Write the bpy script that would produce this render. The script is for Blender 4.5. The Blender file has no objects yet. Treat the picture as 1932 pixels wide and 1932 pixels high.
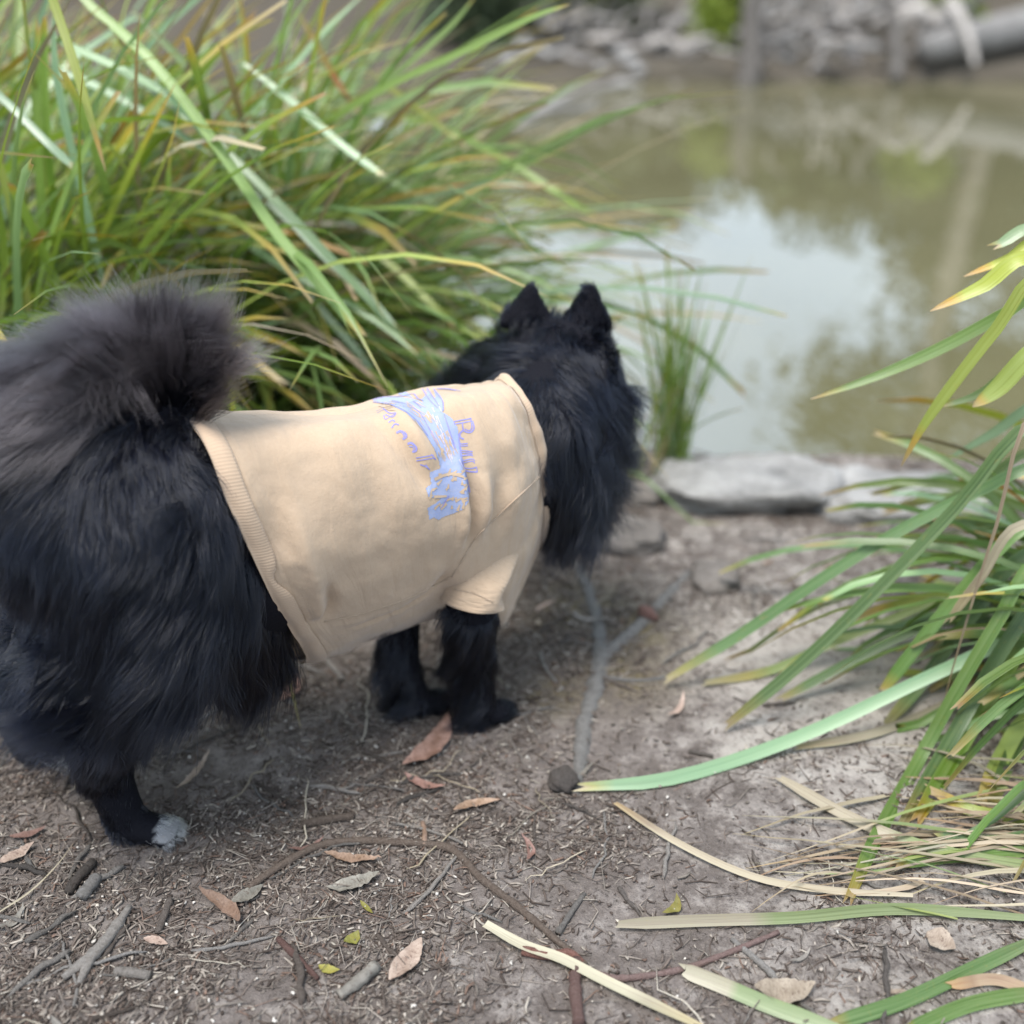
import bpy, math, random
import numpy as np
from mathutils import Vector, kdtree
from mathutils.bvhtree import BVHTree

scene = bpy.context.scene
COL = scene.collection
random.seed(7)
RNG = np.random.default_rng(7)

# ------------------------------------------------------------------ camera, world, sun, exposure
CAM_H = 0.834
PITCH = math.radians(27.2)
FPX, CPX = 2072.0, 966.0           # focal length and centre of the picture, on a 1932 px frame
cam_data = bpy.data.cameras.new('camera')
cam = bpy.data.objects.new('camera', cam_data)
COL.objects.link(cam)
cam.location = (0, 0, CAM_H)
cam.rotation_euler = (math.pi / 2 - PITCH, 0, 0)
cam_data.sensor_width = 36.0
cam_data.lens = 36.0 * FPX / 1932.0
cam_data.clip_start = 0.05
cam_data.clip_end = 400
cam_data.dof.use_dof = True
cam_data.dof.focus_distance = 1.08
cam_data.dof.aperture_fstop = 1.9
cam_data.dof.aperture_blades = 0
scene.camera = cam

SUN_EL, SUN_AZ = math.radians(68), math.radians(215)     # azimuth clockwise from +Y
world = bpy.data.worlds.new('World')
scene.world = world
world.use_nodes = True
wn = world.node_tree
wn.nodes.clear()
sky_tex = wn.nodes.new('ShaderNodeTexSky')
sky_tex.sky_type = 'NISHITA'
sky_tex.sun_disc = False
sky_tex.sun_elevation = SUN_EL
sky_tex.sun_rotation = SUN_AZ
sky_tex.air_density = 1.0
sky_tex.dust_density = 4.0
sky_tex.ozone_density = 1.0
bg = wn.nodes.new('ShaderNodeBackground')
bg.inputs['Strength'].default_value = 0.125
wout = wn.nodes.new('ShaderNodeOutputWorld')
# thin bright cloud over the whole sky, with blue showing through
w_tc = wn.nodes.new('ShaderNodeTexCoord')
w_noise = wn.nodes.new('ShaderNodeTexNoise')
w_noise.inputs['Scale'].default_value = 3.2; w_noise.inputs['Detail'].default_value = 6; w_noise.inputs['Roughness'].default_value = 0.6
wn.links.new(w_tc.outputs['Generated'], w_noise.inputs['Vector'])
w_map = wn.nodes.new('ShaderNodeMapRange')
for k, v in zip((1, 2, 3, 4), (0.30, 0.70, 0.62, 0.95)): w_map.inputs[k].default_value = v
wn.links.new(w_noise.outputs[0], w_map.inputs[0])
w_mix = wn.nodes.new('ShaderNodeMixRGB')
wn.links.new(w_map.outputs[0], w_mix.inputs[0])
wn.links.new(sky_tex.outputs[0], w_mix.inputs[1])
w_mix.inputs[2].default_value = (5.7, 6.8, 8.1, 1)
wn.links.new(w_mix.outputs[0], bg.inputs['Color'])
wn.links.new(bg.outputs[0], wout.inputs['Surface'])

sun_data = bpy.data.lights.new('sun', 'SUN')
sun_data.energy = 2.7
sun_data.angle = math.radians(24)
sun_data.color = (1.0, 0.96, 0.9)
sun = bpy.data.objects.new('sun', sun_data)
COL.objects.link(sun)
sdir = Vector((math.sin(SUN_AZ) * math.cos(SUN_EL), math.cos(SUN_AZ) * math.cos(SUN_EL), math.sin(SUN_EL)))
sun.rotation_euler = sdir.to_track_quat('Z', 'Y').to_euler()
sun.location = (0, 0, 20)

scene.view_settings.view_transform = 'Standard'
scene.view_settings.look = 'None'
scene.view_settings.exposure = 0.93
scene.view_settings.gamma = 1.0
scene.view_settings.use_curve_mapping = False
scene.render.film_transparent = False
scene.cycles.max_bounces = 6
scene.cycles.diffuse_bounces = 3
scene.cycles.glossy_bounces = 3
scene.cycles.transmission_bounces = 3
scene.cycles.transparent_max_bounces = 6
scene.cycles.use_denoising = True
scene.cycles.sample_clamp_indirect = 6
try:
    scene.cycles_curves.shape = 'RIBBONS'
except Exception:
    pass

# ------------------------------------------------------------------ where things stand
SP, CP = math.sin(PITCH), math.cos(PITCH)
CAM = np.array([0, 0, CAM_H])


def ray(px, py):
    a, b = (px - CPX) / FPX, (py - CPX) / FPX
    return np.array([a, CP - b * SP, -SP - b * CP])


def on_z(px, py, z=0.0):
    d = ray(px, py)
    return CAM + d * ((z - CAM_H) / d[2])


def on_y(px, py, y):
    d = ray(px, py)
    return CAM + d * (y / d[1])


def unit(v):
    v = np.asarray(v, float)
    return v / (np.linalg.norm(v, axis=-1, keepdims=True) + 1e-12)


HEAD_ANG = math.radians(32)
FWD = np.array([math.cos(HEAD_ANG), math.sin(HEAD_ANG), 0])
RGT = np.array([math.sin(HEAD_ANG), -math.cos(HEAD_ANG), 0])
UP = np.array([0, 0, 1.0])
WITHERS = np.array([-0.038, 1.125, 0.0])


def dogp(px, py, off=0.0):
    """a point on the plane that runs along the dog, off metres to its right side"""
    d = ray(px, py)
    t = (off - np.dot(CAM - WITHERS, RGT)) / np.dot(d, RGT)
    return CAM + d * t


def sm(a, b, x):
    t = np.clip((x - a) / (b - a), 0, 1)
    return t * t * (3 - 2 * t)


class VNoise:
    def __init__(self, seed):
        self.t = np.random.default_rng(seed).random((64, 64))

    def __call__(self, x, y):
        xi, yi = np.floor(x).astype(int), np.floor(y).astype(int)
        fx, fy = x - xi, y - yi
        fx, fy = fx * fx * (3 - 2 * fx), fy * fy * (3 - 2 * fy)
        t = self.t
        a = t[xi % 64, yi % 64]; b = t[(xi + 1) % 64, yi % 64]
        c = t[xi % 64, (yi + 1) % 64]; d = t[(xi + 1) % 64, (yi + 1) % 64]
        return (a * (1 - fx) + b * fx) * (1 - fy) + (c * (1 - fx) + d * fx) * fy - 0.5


N1, N2, N3 = VNoise(1), VNoise(2), VNoise(3)
WATER_Z = -0.13


def shore(x):
    return 1.96 + 0.30 * sm(-.05, -.55, x) + 0.04 * np.sin(x * 4.1 + 0.4) + 0.10 * N1(x * 2.3 + 9, x * 0 + 3.3) + 0.05 * np.clip(-x - 0.5, 0, 3)


def far_shore(x):
    return 9.3 + 0.25 * np.sin(x * 0.8) + 0.5 * N1(x * 0.7 + 4, x * 0 + 8.3)


def height(x, y):
    x = np.asarray(x, float); y = np.asarray(y, float)
    base = 0.035 * N1(x * 2.3 + 5, y * 2.3 + 7) + 0.016 * N2(x * 6, y * 6) + 0.010 * N3(x * 15, y * 15) + 0.005 * N2(x * 41, y * 41) + 0.0025 * N1(x * 97, y * 97)
    # the dog stands on a flatter part
    near = base * (0.35 + 0.65 * sm(1.1, 1.7, y)) - 0.035 * sm(1.35, 2.0, y)
    s = shore(x)
    z = near + (-0.75 - near) * sm(-0.05, 0.32, y - s)
    f = far_shore(x)
    bank = 0.02 + 0.22 * sm(0, 1.6, y - f) + 0.9 * sm(1.0, 9, y - f) + 3.5 * sm(10, 60, y - f) + 0.10 * N1(x * 1.1, y * 1.1) + 0.06 * N2(x * 3.1, y * 3.1)
    k = sm(-0.7, 0.25, y - f)
    z = z * (1 - k) + bank * k
    return z


# ------------------------------------------------------------------ object helpers
def tag(o, label=None, cat=None, group=None, kind=None):
    if label: o['label'] = label
    if cat: o['category'] = cat
    if group: o['group'] = group
    if kind: o['kind'] = kind
    return o


def link(name, data, mat=None, parent=None):
    o = bpy.data.objects.new(name, data)
    COL.objects.link(o)
    if mat is not None and data is not None:
        if len(data.materials) == 0:
            data.materials.append(mat)
    if parent is not None:
        o.parent = parent
    return o


def empty(name, loc):
    o = bpy.data.objects.new(name, None)
    o.empty_display_size = 0.05
    COL.objects.link(o)
    o.location = [float(c) for c in loc]
    return o


def mesh(name, V, F, smooth=True, uv=None, col=None):
    """uv: per-vertex (n,2); col: per-vertex (n,3)"""
    me = bpy.data.meshes.new(name)
    V = np.asarray(V, float)
    if isinstance(F, np.ndarray):
        n, k = F.shape
        me.vertices.add(len(V)); me.vertices.foreach_set('co', V.astype(np.float32).ravel())
        me.loops.add(n * k); me.loops.foreach_set('vertex_index', F.astype(np.int32).ravel())
        me.polygons.add(n); me.polygons.foreach_set('loop_start', (np.arange(n) * k).astype(np.int32))
        me.update(calc_edges=True)
    else:
        me.from_pydata([tuple(v) for v in V], [], F)
        me.update()
    if smooth:
        me.polygons.foreach_set('use_smooth', np.ones(len(me.polygons), bool))
    if uv is not None or col is not None:
        li = np.zeros(len(me.loops), np.int32)
        me.loops.foreach_get('vertex_index', li)
    if uv is not None:
        l = me.uv_layers.new(name='UVMap')
        l.data.foreach_set('uv', np.asarray(uv, np.float32)[li].ravel())
    if col is not None:
        a = me.color_attributes.new('Col', 'FLOAT_COLOR', 'POINT')
        c = np.ones((len(V), 4), np.float32); c[:, :3] = col
        a.data.foreach_set('color', c.ravel())
    return me


def spline(P, n):
    """Catmull-Rom through P, n samples"""
    P = np.asarray(P, float)
    Q = np.vstack([2 * P[0] - P[1], P, 2 * P[-1] - P[-2]])
    m = len(P) - 1
    u = np.linspace(0, m - 1e-9, n)
    i = np.floor(u).astype(int); t = (u - i)[:, None]
    a, b, c, d = Q[i], Q[i + 1], Q[i + 2], Q[i + 3]
    return 0.5 * (2 * b + (c - a) * t + (2 * a - 5 * b + 4 * c - d) * t ** 2 + (3 * b - a - 3 * c + d) * t ** 3)


def tube(P, R, sides=8, cap=True, rough=0.0, seed=0):
    """returns V, F, UV of a tapering tube along P"""
    P = np.asarray(P, float); n = len(P)
    R = np.broadcast_to(np.asarray(R, float), (n,))
    T = unit(np.gradient(P, axis=0))
    ref = np.array([0, 0, 1.0]) if abs(T[0][2]) < 0.8 else np.array([1.0, 0, 0])
    V, UV = [], []
    s = unit(np.cross(T[0], ref))
    rg = np.random.default_rng(seed)
    L = np.concatenate([[0], np.cumsum(np.linalg.norm(np.diff(P, axis=0), axis=1))])
    for i in range(n):
        s = unit(s - T[i] * np.dot(s, T[i])); b = np.cross(T[i], s)
        for k in range(sides):
            a = 2 * math.pi * k / sides
            r = R[i] * (1 + rough * (rg.random() - 0.5) * 2)
            V.append(P[i] + r * (math.cos(a) * s + math.sin(a) * b)); UV.append((k / sides, L[i]))
    F = []
    for i in range(n - 1):
        for k in range(sides):
            k2 = (k + 1) % sides
            F.append((i * sides + k, i * sides + k2, (i + 1) * sides + k2, (i + 1) * sides + k))
    if cap:
        F.append(tuple(range(sides - 1, -1, -1)))
        F.append(tuple((n - 1) * sides + k for k in range(sides)))
    return np.array(V), F, np.array(UV)


def join(parts):
    V, F, UV, o = [], [], [], 0
    for v, f, u in parts:
        V.append(v); UV.append(u)
        F += [tuple(i + o for i in q) for q in f]
        o += len(v)
    return np.vstack(V), F, np.vstack(UV)


# ------------------------------------------------------------------ materials
class NT:
    def __init__(self, name):
        self.m = bpy.data.materials.new(name)
        self.m.use_nodes = True
        self.t = self.m.node_tree
        self.t.nodes.clear()
        self.out = self.t.nodes.new('ShaderNodeOutputMaterial')

    def n(self, typ, **kw):
        nd = self.t.nodes.new(typ)
        for k, v in kw.items():
            if k.startswith('i_'):
                key = k[2:]
                key = int(key) if key.isdigit() else key.replace('_', ' ')
                self.set(nd.inputs[key], v)
            else:
                setattr(nd, k, v)
        return nd

    def set(self, sock, v):
        if isinstance(v, bpy.types.NodeSocket):
            self.t.links.new(v, sock)
        elif isinstance(v, (tuple, list)) and len(v) == 3 and sock.type == 'RGBA':
            sock.default_value = (*v, 1)
        else:
            sock.default_value = v

    def noise(self, vec=None, scale=5, detail=4, rough=0.55, dist=0.0):
        nd = self.n('ShaderNodeTexNoise')
        nd.inputs['Scale'].default_value = scale; nd.inputs['Detail'].default_value = detail
        nd.inputs['Roughness'].default_value = rough; nd.inputs['Distortion'].default_value = dist
        if vec is not None: self.set(nd.inputs['Vector'], vec)
        return nd.outputs[0]

    def ramp(self, fac, stops):
        nd = self.n('ShaderNodeValToRGB')
        cr = nd.color_ramp
        while len(cr.elements) < len(stops): cr.elements.new(0.5)
        for e, (p, c) in zip(cr.elements, stops):
            e.position = p
            e.color = (*c, 1) if len(c) == 3 else c
        self.set(nd.inputs[0], fac)
        return nd.outputs[0]

    def mix(self, fac, a, b, blend='MIX'):
        nd = self.n('ShaderNodeMixRGB', blend_type=blend)
        self.set(nd.inputs[0], fac); self.set(nd.inputs[1], a); self.set(nd.inputs[2], b)
        return nd.outputs[0]

    def math(self, op, a, b=0.0, c=None):
        nd = self.n('ShaderNodeMath', operation=op)
        self.set(nd.inputs[0], a); self.set(nd.inputs[1], b)
        if c is not None: self.set(nd.inputs[2], c)
        return nd.outputs[0]

    def mapr(self, v, a, b, c=0.0, d=1.0):
        nd = self.n('ShaderNodeMapRange')
        self.set(nd.inputs[0], v)
        for i, q in enumerate((a, b, c, d)): nd.inputs[i + 1].default_value = q
        return nd.outputs[0]

    def bump(self, h, strength=0.5, dist=0.01, normal=None):
        nd = self.n('ShaderNodeBump')
        nd.inputs['Strength'].default_value = strength; nd.inputs['Distance'].default_value = dist
        self.set(nd.inputs['Height'], h)
        if normal is not None: self.set(nd.inputs['Normal'], normal)
        return nd.outputs[0]

    def principled(self, color, rough=0.6, spec=0.4, normal=None, **kw):
        p = self.n('ShaderNodeBsdfPrincipled')
        self.set(p.inputs['Base Color'], color)
        self.set(p.inputs['Roughness'], rough)
        p.inputs['Specular IOR Level'].default_value = spec
        if normal is not None: self.set(p.inputs['Normal'], normal)
        for k, v in kw.items(): self.set(p.inputs[k.replace('_', ' ')], v)
        return p.outputs[0]

    def done(self, sh):
        self.t.links.new(sh, self.out.inputs['Surface'])
        return self.m


def m_blade(name, base, mid, tip, tip_at=0.86, spot=0.3, trans=0.35, rough=0.38, dry=(0.30, 0.22, 0.11), wax=0.25):
    t = NT(name)
    uv = t.n('ShaderNodeUVMap').outputs[0]
    sep = t.n('ShaderNodeSeparateXYZ'); t.set(sep.inputs[0], uv)
    u, v = sep.outputs[0], sep.outputs[1]
    rnd = t.n('ShaderNodeObjectInfo').outputs['Random']
    pos = t.n('ShaderNodeNewGeometry').outputs['Position']
    c = t.ramp(v, [(0.0, base), (0.25, mid), (tip_at, mid), (min(tip_at + 0.07, 0.985), tip), (1.0, dry)])
    hue = t.n('ShaderNodeHueSaturation')
    t.set(hue.inputs['Hue'], t.mapr(rnd, 0, 1, 0.468, 0.515))
    t.set(hue.inputs['Saturation'], t.mapr(rnd, 0, 1, 1.15, 0.8))
    r2 = t.math('FRACT', t.math('MULTIPLY', rnd, 7.31))
    t.set(hue.inputs['Value'], t.mapr(r2, 0, 1, 0.7, 1.35))
    t.set(hue.inputs['Color'], c)
    c = hue.outputs[0]
    # brown and yellow flecks that sit along the leaf
    cmb = t.n('ShaderNodeCombineXYZ')
    t.set(cmb.inputs[0], t.math('MULTIPLY', u, 1.6)); t.set(cmb.inputs[1], t.math('MULTIPLY', v, 26.0)); t.set(cmb.inputs[2], t.math('MULTIPLY', rnd, 90.0))
    fl = t.noise(cmb.outputs[0], 3.0, 5, 0.65)
    c = t.mix(t.math('MULTIPLY', t.mapr(fl, 0.60, 0.70), spot), c, (0.30, 0.23, 0.03))
    c = t.mix(t.math('MULTIPLY', t.mapr(fl, 0.69, 0.75), spot), c, (0.09, 0.045, 0.012))
    # length-wise veins
    cv = t.n('ShaderNodeCombineXYZ')
    t.set(cv.inputs[0], t.math('MULTIPLY', u, 9.0)); t.set(cv.inputs[1], t.math('MULTIPLY', v, 1.5)); t.set(cv.inputs[2], t.math('MULTIPLY', rnd, 50.0))
    ve = t.noise(cv.outputs[0], 1.0, 4, 0.65)
    c = t.mix(t.mapr(ve, 0.4, 0.75, 0.0, 0.55), c, t.mix(0.5, c, (0.42, 0.46, 0.28)))
    c = t.mix(t.mapr(ve, 0.46, 0.28, 0.0, 0.75), c, t.mix(1.0, c, (0.42, 0.40, 0.36), 'MULTIPLY'))
    nrm = t.bump(ve, 0.25, 0.002)
    p = t.principled(c, rough, 0.5, nrm, Coat_Weight=wax, Coat_Roughness=0.32)
    tr = t.n('ShaderNodeBsdfTranslucent')
    t.set(tr.inputs[0], t.mix(1.0, c, (1.5, 1.45, 0.75), 'MULTIPLY'))
    mx = t.n('ShaderNodeMixShader'); t.set(mx.inputs[0], trans); t.set(mx.inputs[1], p); t.set(mx.inputs[2], tr.outputs[0])
    return t.done(mx.outputs[0])


M = {}
M['blade_green'] = m_blade('strap_leaf_green', (0.20, 0.22, 0.10), (0.135, 0.245, 0.045), (0.30, 0.25, 0.03), 0.90, 0.25)
M['blade_blue'] = m_blade('strap_leaf_blue_green', (0.16, 0.22, 0.12), (0.15, 0.27, 0.13), (0.26, 0.24, 0.05), 0.95, 0.05, 0.25, 0.34, wax=0.5)
M['blade_yellow'] = m_blade('strap_leaf_yellow_green', (0.22, 0.22, 0.09), (0.24, 0.31, 0.04), (0.38, 0.26, 0.02), 0.82, 0.4)
M['blade_orange'] = m_blade('strap_leaf_orange', (0.22, 0.20, 0.07), (0.30, 0.22, 0.025), (0.40, 0.17, 0.015), 0.5, 0.6)
M['blade_dark'] = m_blade('strap_leaf_dark_green', (0.12, 0.14, 0.05), (0.075, 0.155, 0.03), (0.22, 0.18, 0.03), 0.88, 0.4)
M['blade_dry'] = m_blade('strap_leaf_dry', (0.28, 0.225, 0.15), (0.25, 0.195, 0.13), (0.19, 0.135, 0.085), 0.7, 0.25, 0.15, 0.75, wax=0.0)
M['blade_straw'] = m_blade('strap_leaf_straw', (0.38, 0.33, 0.245), (0.34, 0.29, 0.21), (0.25, 0.20, 0.14), 0.8, 0.15, 0.15, 0.75, wax=0.0)
M['blade_half'] = m_blade('strap_leaf_half_dry', (0.24, 0.30, 0.13), (0.19, 0.255, 0.09), (0.35, 0.30, 0.21), 0.55, 0.25, 0.25, 0.5, dry=(0.34, 0.285, 0.205))
M['blade_deep'] = m_blade('strap_leaf_deep_green', (0.13, 0.16, 0.06), (0.075, 0.165, 0.030), (0.24, 0.20, 0.03), 0.90, 0.35)


def m_ground():
    t = NT('bank_soil')
    pos = t.n('ShaderNodeNewGeometry').outputs['Position']
    at = t.n('ShaderNodeVertexColor', layer_name='Col')
    sp = t.n('ShaderNodeSeparateColor'); t.set(sp.inputs[0], at.outputs[0])
    big = t.noise(pos, 5, 5, 0.6)
    mid = t.noise(pos, 26, 6, 0.68)
    fine = t.noise(pos, 160, 5, 0.75)
    grit = t.noise(pos, 620, 3, 0.7)
    humus = t.ramp(mid, [(0.25, (0.098, 0.080, 0.071)), (0.5, (0.195, 0.167, 0.152)), (0.75, (0.33, 0.293, 0.272))])
    sand = t.ramp(mid, [(0.25, (0.30, 0.265, 0.24)), (0.5, (0.43, 0.39, 0.355)), (0.8, (0.54, 0.50, 0.46))])
    fac = t.math('ADD', sp.outputs[0], t.mapr(t.math('ADD', t.math('MULTIPLY', mid, 0.6), t.math('MULTIPLY', fine, 0.4)), 0.3, 0.7, -0.45, 0.45))
    c = t.mix(t.mapr(fac, 0.25, 0.8), humus, sand)
    moss = t.ramp(fine, [(0.3, (0.085, 0.07, 0.03)), (0.7, (0.20, 0.155, 0.07))])
    c = t.mix(t.math('MULTIPLY', sp.outputs[1], t.mapr(mid, 0.35, 0.6)), c, moss)
    c = t.mix(t.mapr(fine, 0.56, 0.72), c, t.mix(0.55, c, (0.40, 0.34, 0.30)))
    c = t.mix(t.mapr(fine, 0.45, 0.30), c, (0.045, 0.036, 0.031))
    c = t.mix(t.mapr(grit, 0.62, 0.70, 0, 0.6), c, (0.42, 0.38, 0.34))
    mud_dark = sp.outputs[2]
    c = t.mix(mud_dark, c, (0.055, 0.048, 0.03))
    h = t.math('ADD', t.math('MULTIPLY', mid, 0.5), t.math('ADD', t.math('MULTIPLY', fine, 0.35), t.math('MULTIPLY', grit, 0.14)))
    nrm = t.bump(h, 1.0, 0.018)
    return t.done(t.principled(c, 0.92, 0.15, nrm))


def m_water():
    t = NT('pond_water')
    pos = t.n('ShaderNodeNewGeometry').outputs['Position']
    mp = t.n('ShaderNodeMapping'); t.set(mp.inputs[0], pos); mp.inputs['Scale'].default_value = (1.0, 0.45, 1.0)
    w1 = t.noise(mp.outputs[0], 3.5, 3, 0.5)
    w2 = t.noise(mp.outputs[0], 17, 2, 0.5)
    big = t.noise(pos, 0.9, 3, 0.5)
    nrm = t.bump(t.math('ADD', w1, t.math('MULTIPLY', w2, 0.12)), 0.05, 0.05)
    c = t.ramp(big, [(0.3, (0.105, 0.098, 0.052)), (0.7, (0.15, 0.138, 0.075))])
    p = t.n('ShaderNodeBsdfPrincipled')
    t.set(p.inputs['Base Color'], c)
    p.inputs['Roughness'].default_value = 0.03
    p.inputs['IOR'].default_value = 2.8
    t.set(p.inputs['Normal'], nrm)
    return t.done(p.outputs[0])


def m_wood(name, a, b, scale=60, rough=0.85, stretch=8.0, bump=0.6):
    t = NT(name)
    tc = t.n('ShaderNodeTexCoord')
    uv = t.n('ShaderNodeUVMap').outputs[0]
    rnd = t.n('ShaderNodeObjectInfo').outputs['Random']
    mp = t.n('ShaderNodeMapping'); t.set(mp.inputs[0], uv); mp.inputs['Scale'].default_value = (3.0, scale * 1.2, 1)
    n1 = t.mix(.5, t.noise(tc.outputs['Object'], scale, 6, 0.65), t.noise(mp.outputs[0], 1.0, 4, .7))
    n2 = t.noise(tc.outputs['Object'], scale * 5, 4, 0.7)
    c = t.ramp(n1, [(0.3, a), (0.7, b)])
    c = t.mix(t.mapr(n2, 0.5, 0.75, 0, 0.6), c, t.mix(0.5, c, (0.02, 0.015, 0.012)))
    hue = t.n('ShaderNodeHueSaturation')
    t.set(hue.inputs['Value'], t.mapr(rnd, 0, 1, 0.6, 1.3)); t.set(hue.inputs['Color'], c)
    t.set(hue.inputs['Saturation'], t.mapr(t.math('FRACT', t.math('MULTIPLY', rnd, 5.7)), 0, 1, 0.6, 1.15))
    nrm = t.bump(t.math('ADD', n1, t.math('MULTIPLY', n2, 0.5)), bump, 0.006)
    return t.done(t.principled(hue.outputs[0], rough, 0.2, nrm))


def m_vcol(name, rough=0.85, trans=0.0):
    t = NT(name)
    at = t.n('ShaderNodeVertexColor', layer_name='Col').outputs[0]
    pos = t.n('ShaderNodeNewGeometry').outputs['Position']
    n = t.noise(pos, 300, 4, 0.7)
    c = t.mix(t.mapr(n, 0.35, 0.7, 0.0, 0.7), at, t.mix(1.0, at, (0.45, 0.42, 0.4), 'MULTIPLY'))
    p = t.principled(c, rough, 0.2, t.bump(n, 0.4, 0.002))
    if trans > 0:
        tr = t.n('ShaderNodeBsdfTranslucent'); t.set(tr.inputs[0], c)
        mx = t.n('ShaderNodeMixShader'); t.set(mx.inputs[0], trans); t.set(mx.inputs[1], p); t.set(mx.inputs[2], tr.outputs[0])
        p = mx.outputs[0]
    return t.done(p)


def m_rock(name, a, b):
    t = NT(name)
    pos = t.n('ShaderNodeNewGeometry').outputs['Position']
    n1 = t.noise(pos, 14, 6, 0.65); n2 = t.noise(pos, 90, 5, 0.7)
    c = t.ramp(n1, [(0.3, a), (0.7, b)])
    c = t.mix(t.mapr(n2, 0.5, 0.7, 0, 0.6), c, t.mix(1.0, c, (0.4, 0.38, 0.36), 'MULTIPLY'))
    return t.done(t.principled(c, 0.85, 0.3, t.bump(t.math('ADD', n1, t.math('MULTIPLY', n2, 0.4)), 0.8, 0.02)))


def m_leaf(name, a, b, trans=0.3):
    t = NT(name)
    rnd = t.n('ShaderNodeObjectInfo').outputs['Random']
    pos = t.n('ShaderNodeNewGeometry').outputs['Position']
    ri = t.n('ShaderNodeNewGeometry').outputs['Random Per Island']
    n = t.noise(pos, 120, 4, 0.6)
    c = t.mix(t.math('ADD', t.math('MULTIPLY', ri, 0.6), t.math('MULTIPLY', n, 0.5)), a, b)
    p = t.principled(c, 0.5, 0.4)
    tr = t.n('ShaderNodeBsdfTranslucent'); t.set(tr.inputs[0], c)
    mx = t.n('ShaderNodeMixShader'); t.set(mx.inputs[0], trans); t.set(mx.inputs[1], p); t.set(mx.inputs[2], tr.outputs[0])
    return t.done(mx.outputs[0])


def m_fallen(name, a, b, spot=(0.05, 0.02, 0.015)):
    t = NT(name)
    tc = t.n('ShaderNodeTexCoord').outputs['Object']
    rnd = t.n('ShaderNodeObjectInfo').outputs['Random']
    n1 = t.noise(tc, 45, 4, 0.6); n2 = t.noise(tc, 300, 4, 0.7)
    c = t.ramp(n1, [(0.35, a), (0.65, b)])
    uvf = t.n('ShaderNodeUVMap').outputs[0]
    mpf = t.n('ShaderNodeMapping'); t.set(mpf.inputs[0], uvf); mpf.inputs['Scale'].default_value = (5, 26, 1); mpf.inputs['Rotation'].default_value = (0, 0, .5)
    n3 = t.noise(mpf.outputs[0], 1.0, 3, .6)
    c = t.mix(t.mapr(n3, .45, .7, 0, .5), c, t.mix(1.0, c, (.5, .42, .4), 'MULTIPLY'))
    c = t.mix(t.mapr(n2, 0.56, 0.70, 0, 0.8), c, spot)
    hue = t.n('ShaderNodeHueSaturation'); t.set(hue.inputs['Color'], c)
    t.set(hue.inputs['Value'], t.mapr(rnd, 0, 1, 0.65, 1.25)); t.set(hue.inputs['Hue'], t.mapr(t.math('FRACT', t.math('MULTIPLY', rnd, 3.3)), 0, 1, 0.485, 0.52))
    return t.done(t.principled(hue.outputs[0], 0.6, 0.35, t.bump(t.math('ADD', n1, n2), 0.3, 0.002)))


def m_hair(name, color, rough=0.32, rrough=0.5, tip=None):
    t = NT(name)
    h = t.n('ShaderNodeBsdfHairPrincipled')
    h.parametrization = 'COLOR'
    if tip is not None:
        ic = t.n('ShaderNodeHairInfo').outputs['Intercept']
        color = t.mix(t.mapr(ic, .25, 1.0), color, tip)
    t.set(h.inputs['Color'], color)
    h.inputs['Roughness'].default_value = rough
    h.inputs['Radial Roughness'].default_value = rrough
    h.inputs['Random Roughness'].default_value = 0.3
    h.inputs['IOR'].default_value = 1.42
    return t.done(h.outputs[0])


M['ground'] = m_ground()
M['water'] = m_water()
M['root'] = m_wood('grey_root_bark', (0.19, 0.175, 0.16), (0.42, 0.40, 0.375), 150, bump=1.0)
M['twig_brown'] = m_wood('brown_twig', (0.075, 0.055, 0.045), (0.20, 0.165, 0.14), 330, bump=1.0)
M['twig_grey'] = m_wood('grey_twig', (0.15, 0.135, 0.12), (0.34, 0.31, 0.285), 330, bump=1.0)
M['twig_red'] = m_wood('reddish_twig', (0.16, 0.075, 0.062), (0.28, 0.175, 0.15), 330, bump=1.0)
M['straw'] = m_wood('straw', (0.34, 0.28, 0.19), (0.48, 0.42, 0.33), 320)
M['driftwood'] = m_wood('driftwood', (0.20, 0.18, 0.165), (0.44, 0.41, 0.38), 12)
M['darkwood'] = m_wood('dark_wet_wood', (0.05, 0.045, 0.04), (0.13, 0.115, 0.10), 12)
M['log'] = m_wood('weathered_log', (0.13, 0.125, 0.12), (0.34, 0.325, 0.31), 10)
M['bark'] = m_wood('gum_bark', (0.16, 0.13, 0.105), (0.42, 0.37, 0.31), 3)
M['litter'] = m_vcol('litter_bits')
M['rock'] = m_rock('grey_stone', (0.17, 0.165, 0.16), (0.40, 0.39, 0.375))
M['rock_brown'] = m_rock('brown_stone', (0.10, 0.088, 0.08), (0.24, 0.215, 0.195))
M['leaf_red'] = m_fallen('fallen_leaf_red_brown', (0.17, 0.098, 0.068), (0.31, 0.205, 0.165))
M['leaf_tan'] = m_fallen('fallen_leaf_tan', (0.22, 0.165, 0.125), (0.38, 0.31, 0.25))
M['leaf_yellow'] = m_fallen('fallen_leaf_yellow', (0.17, 0.15, 0.035), (0.25, 0.22, 0.06), (0.2, 0.13, 0.02))
M['leaf_grey'] = m_fallen('fallen_leaf_grey', (0.13, 0.12, 0.105), (0.24, 0.22, 0.195))
M['foliage'] = m_leaf('gum_foliage', (0.045, 0.065, 0.022), (0.11, 0.13, 0.05))
M['foliage_bright'] = m_leaf('bright_shrub_foliage', (0.13, 0.20, 0.025), (0.30, 0.36, 0.06))
M['foliage_dark'] = m_leaf('dark_shrub_foliage', (0.025, 0.04, 0.02), (0.07, 0.095, 0.045))

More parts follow.
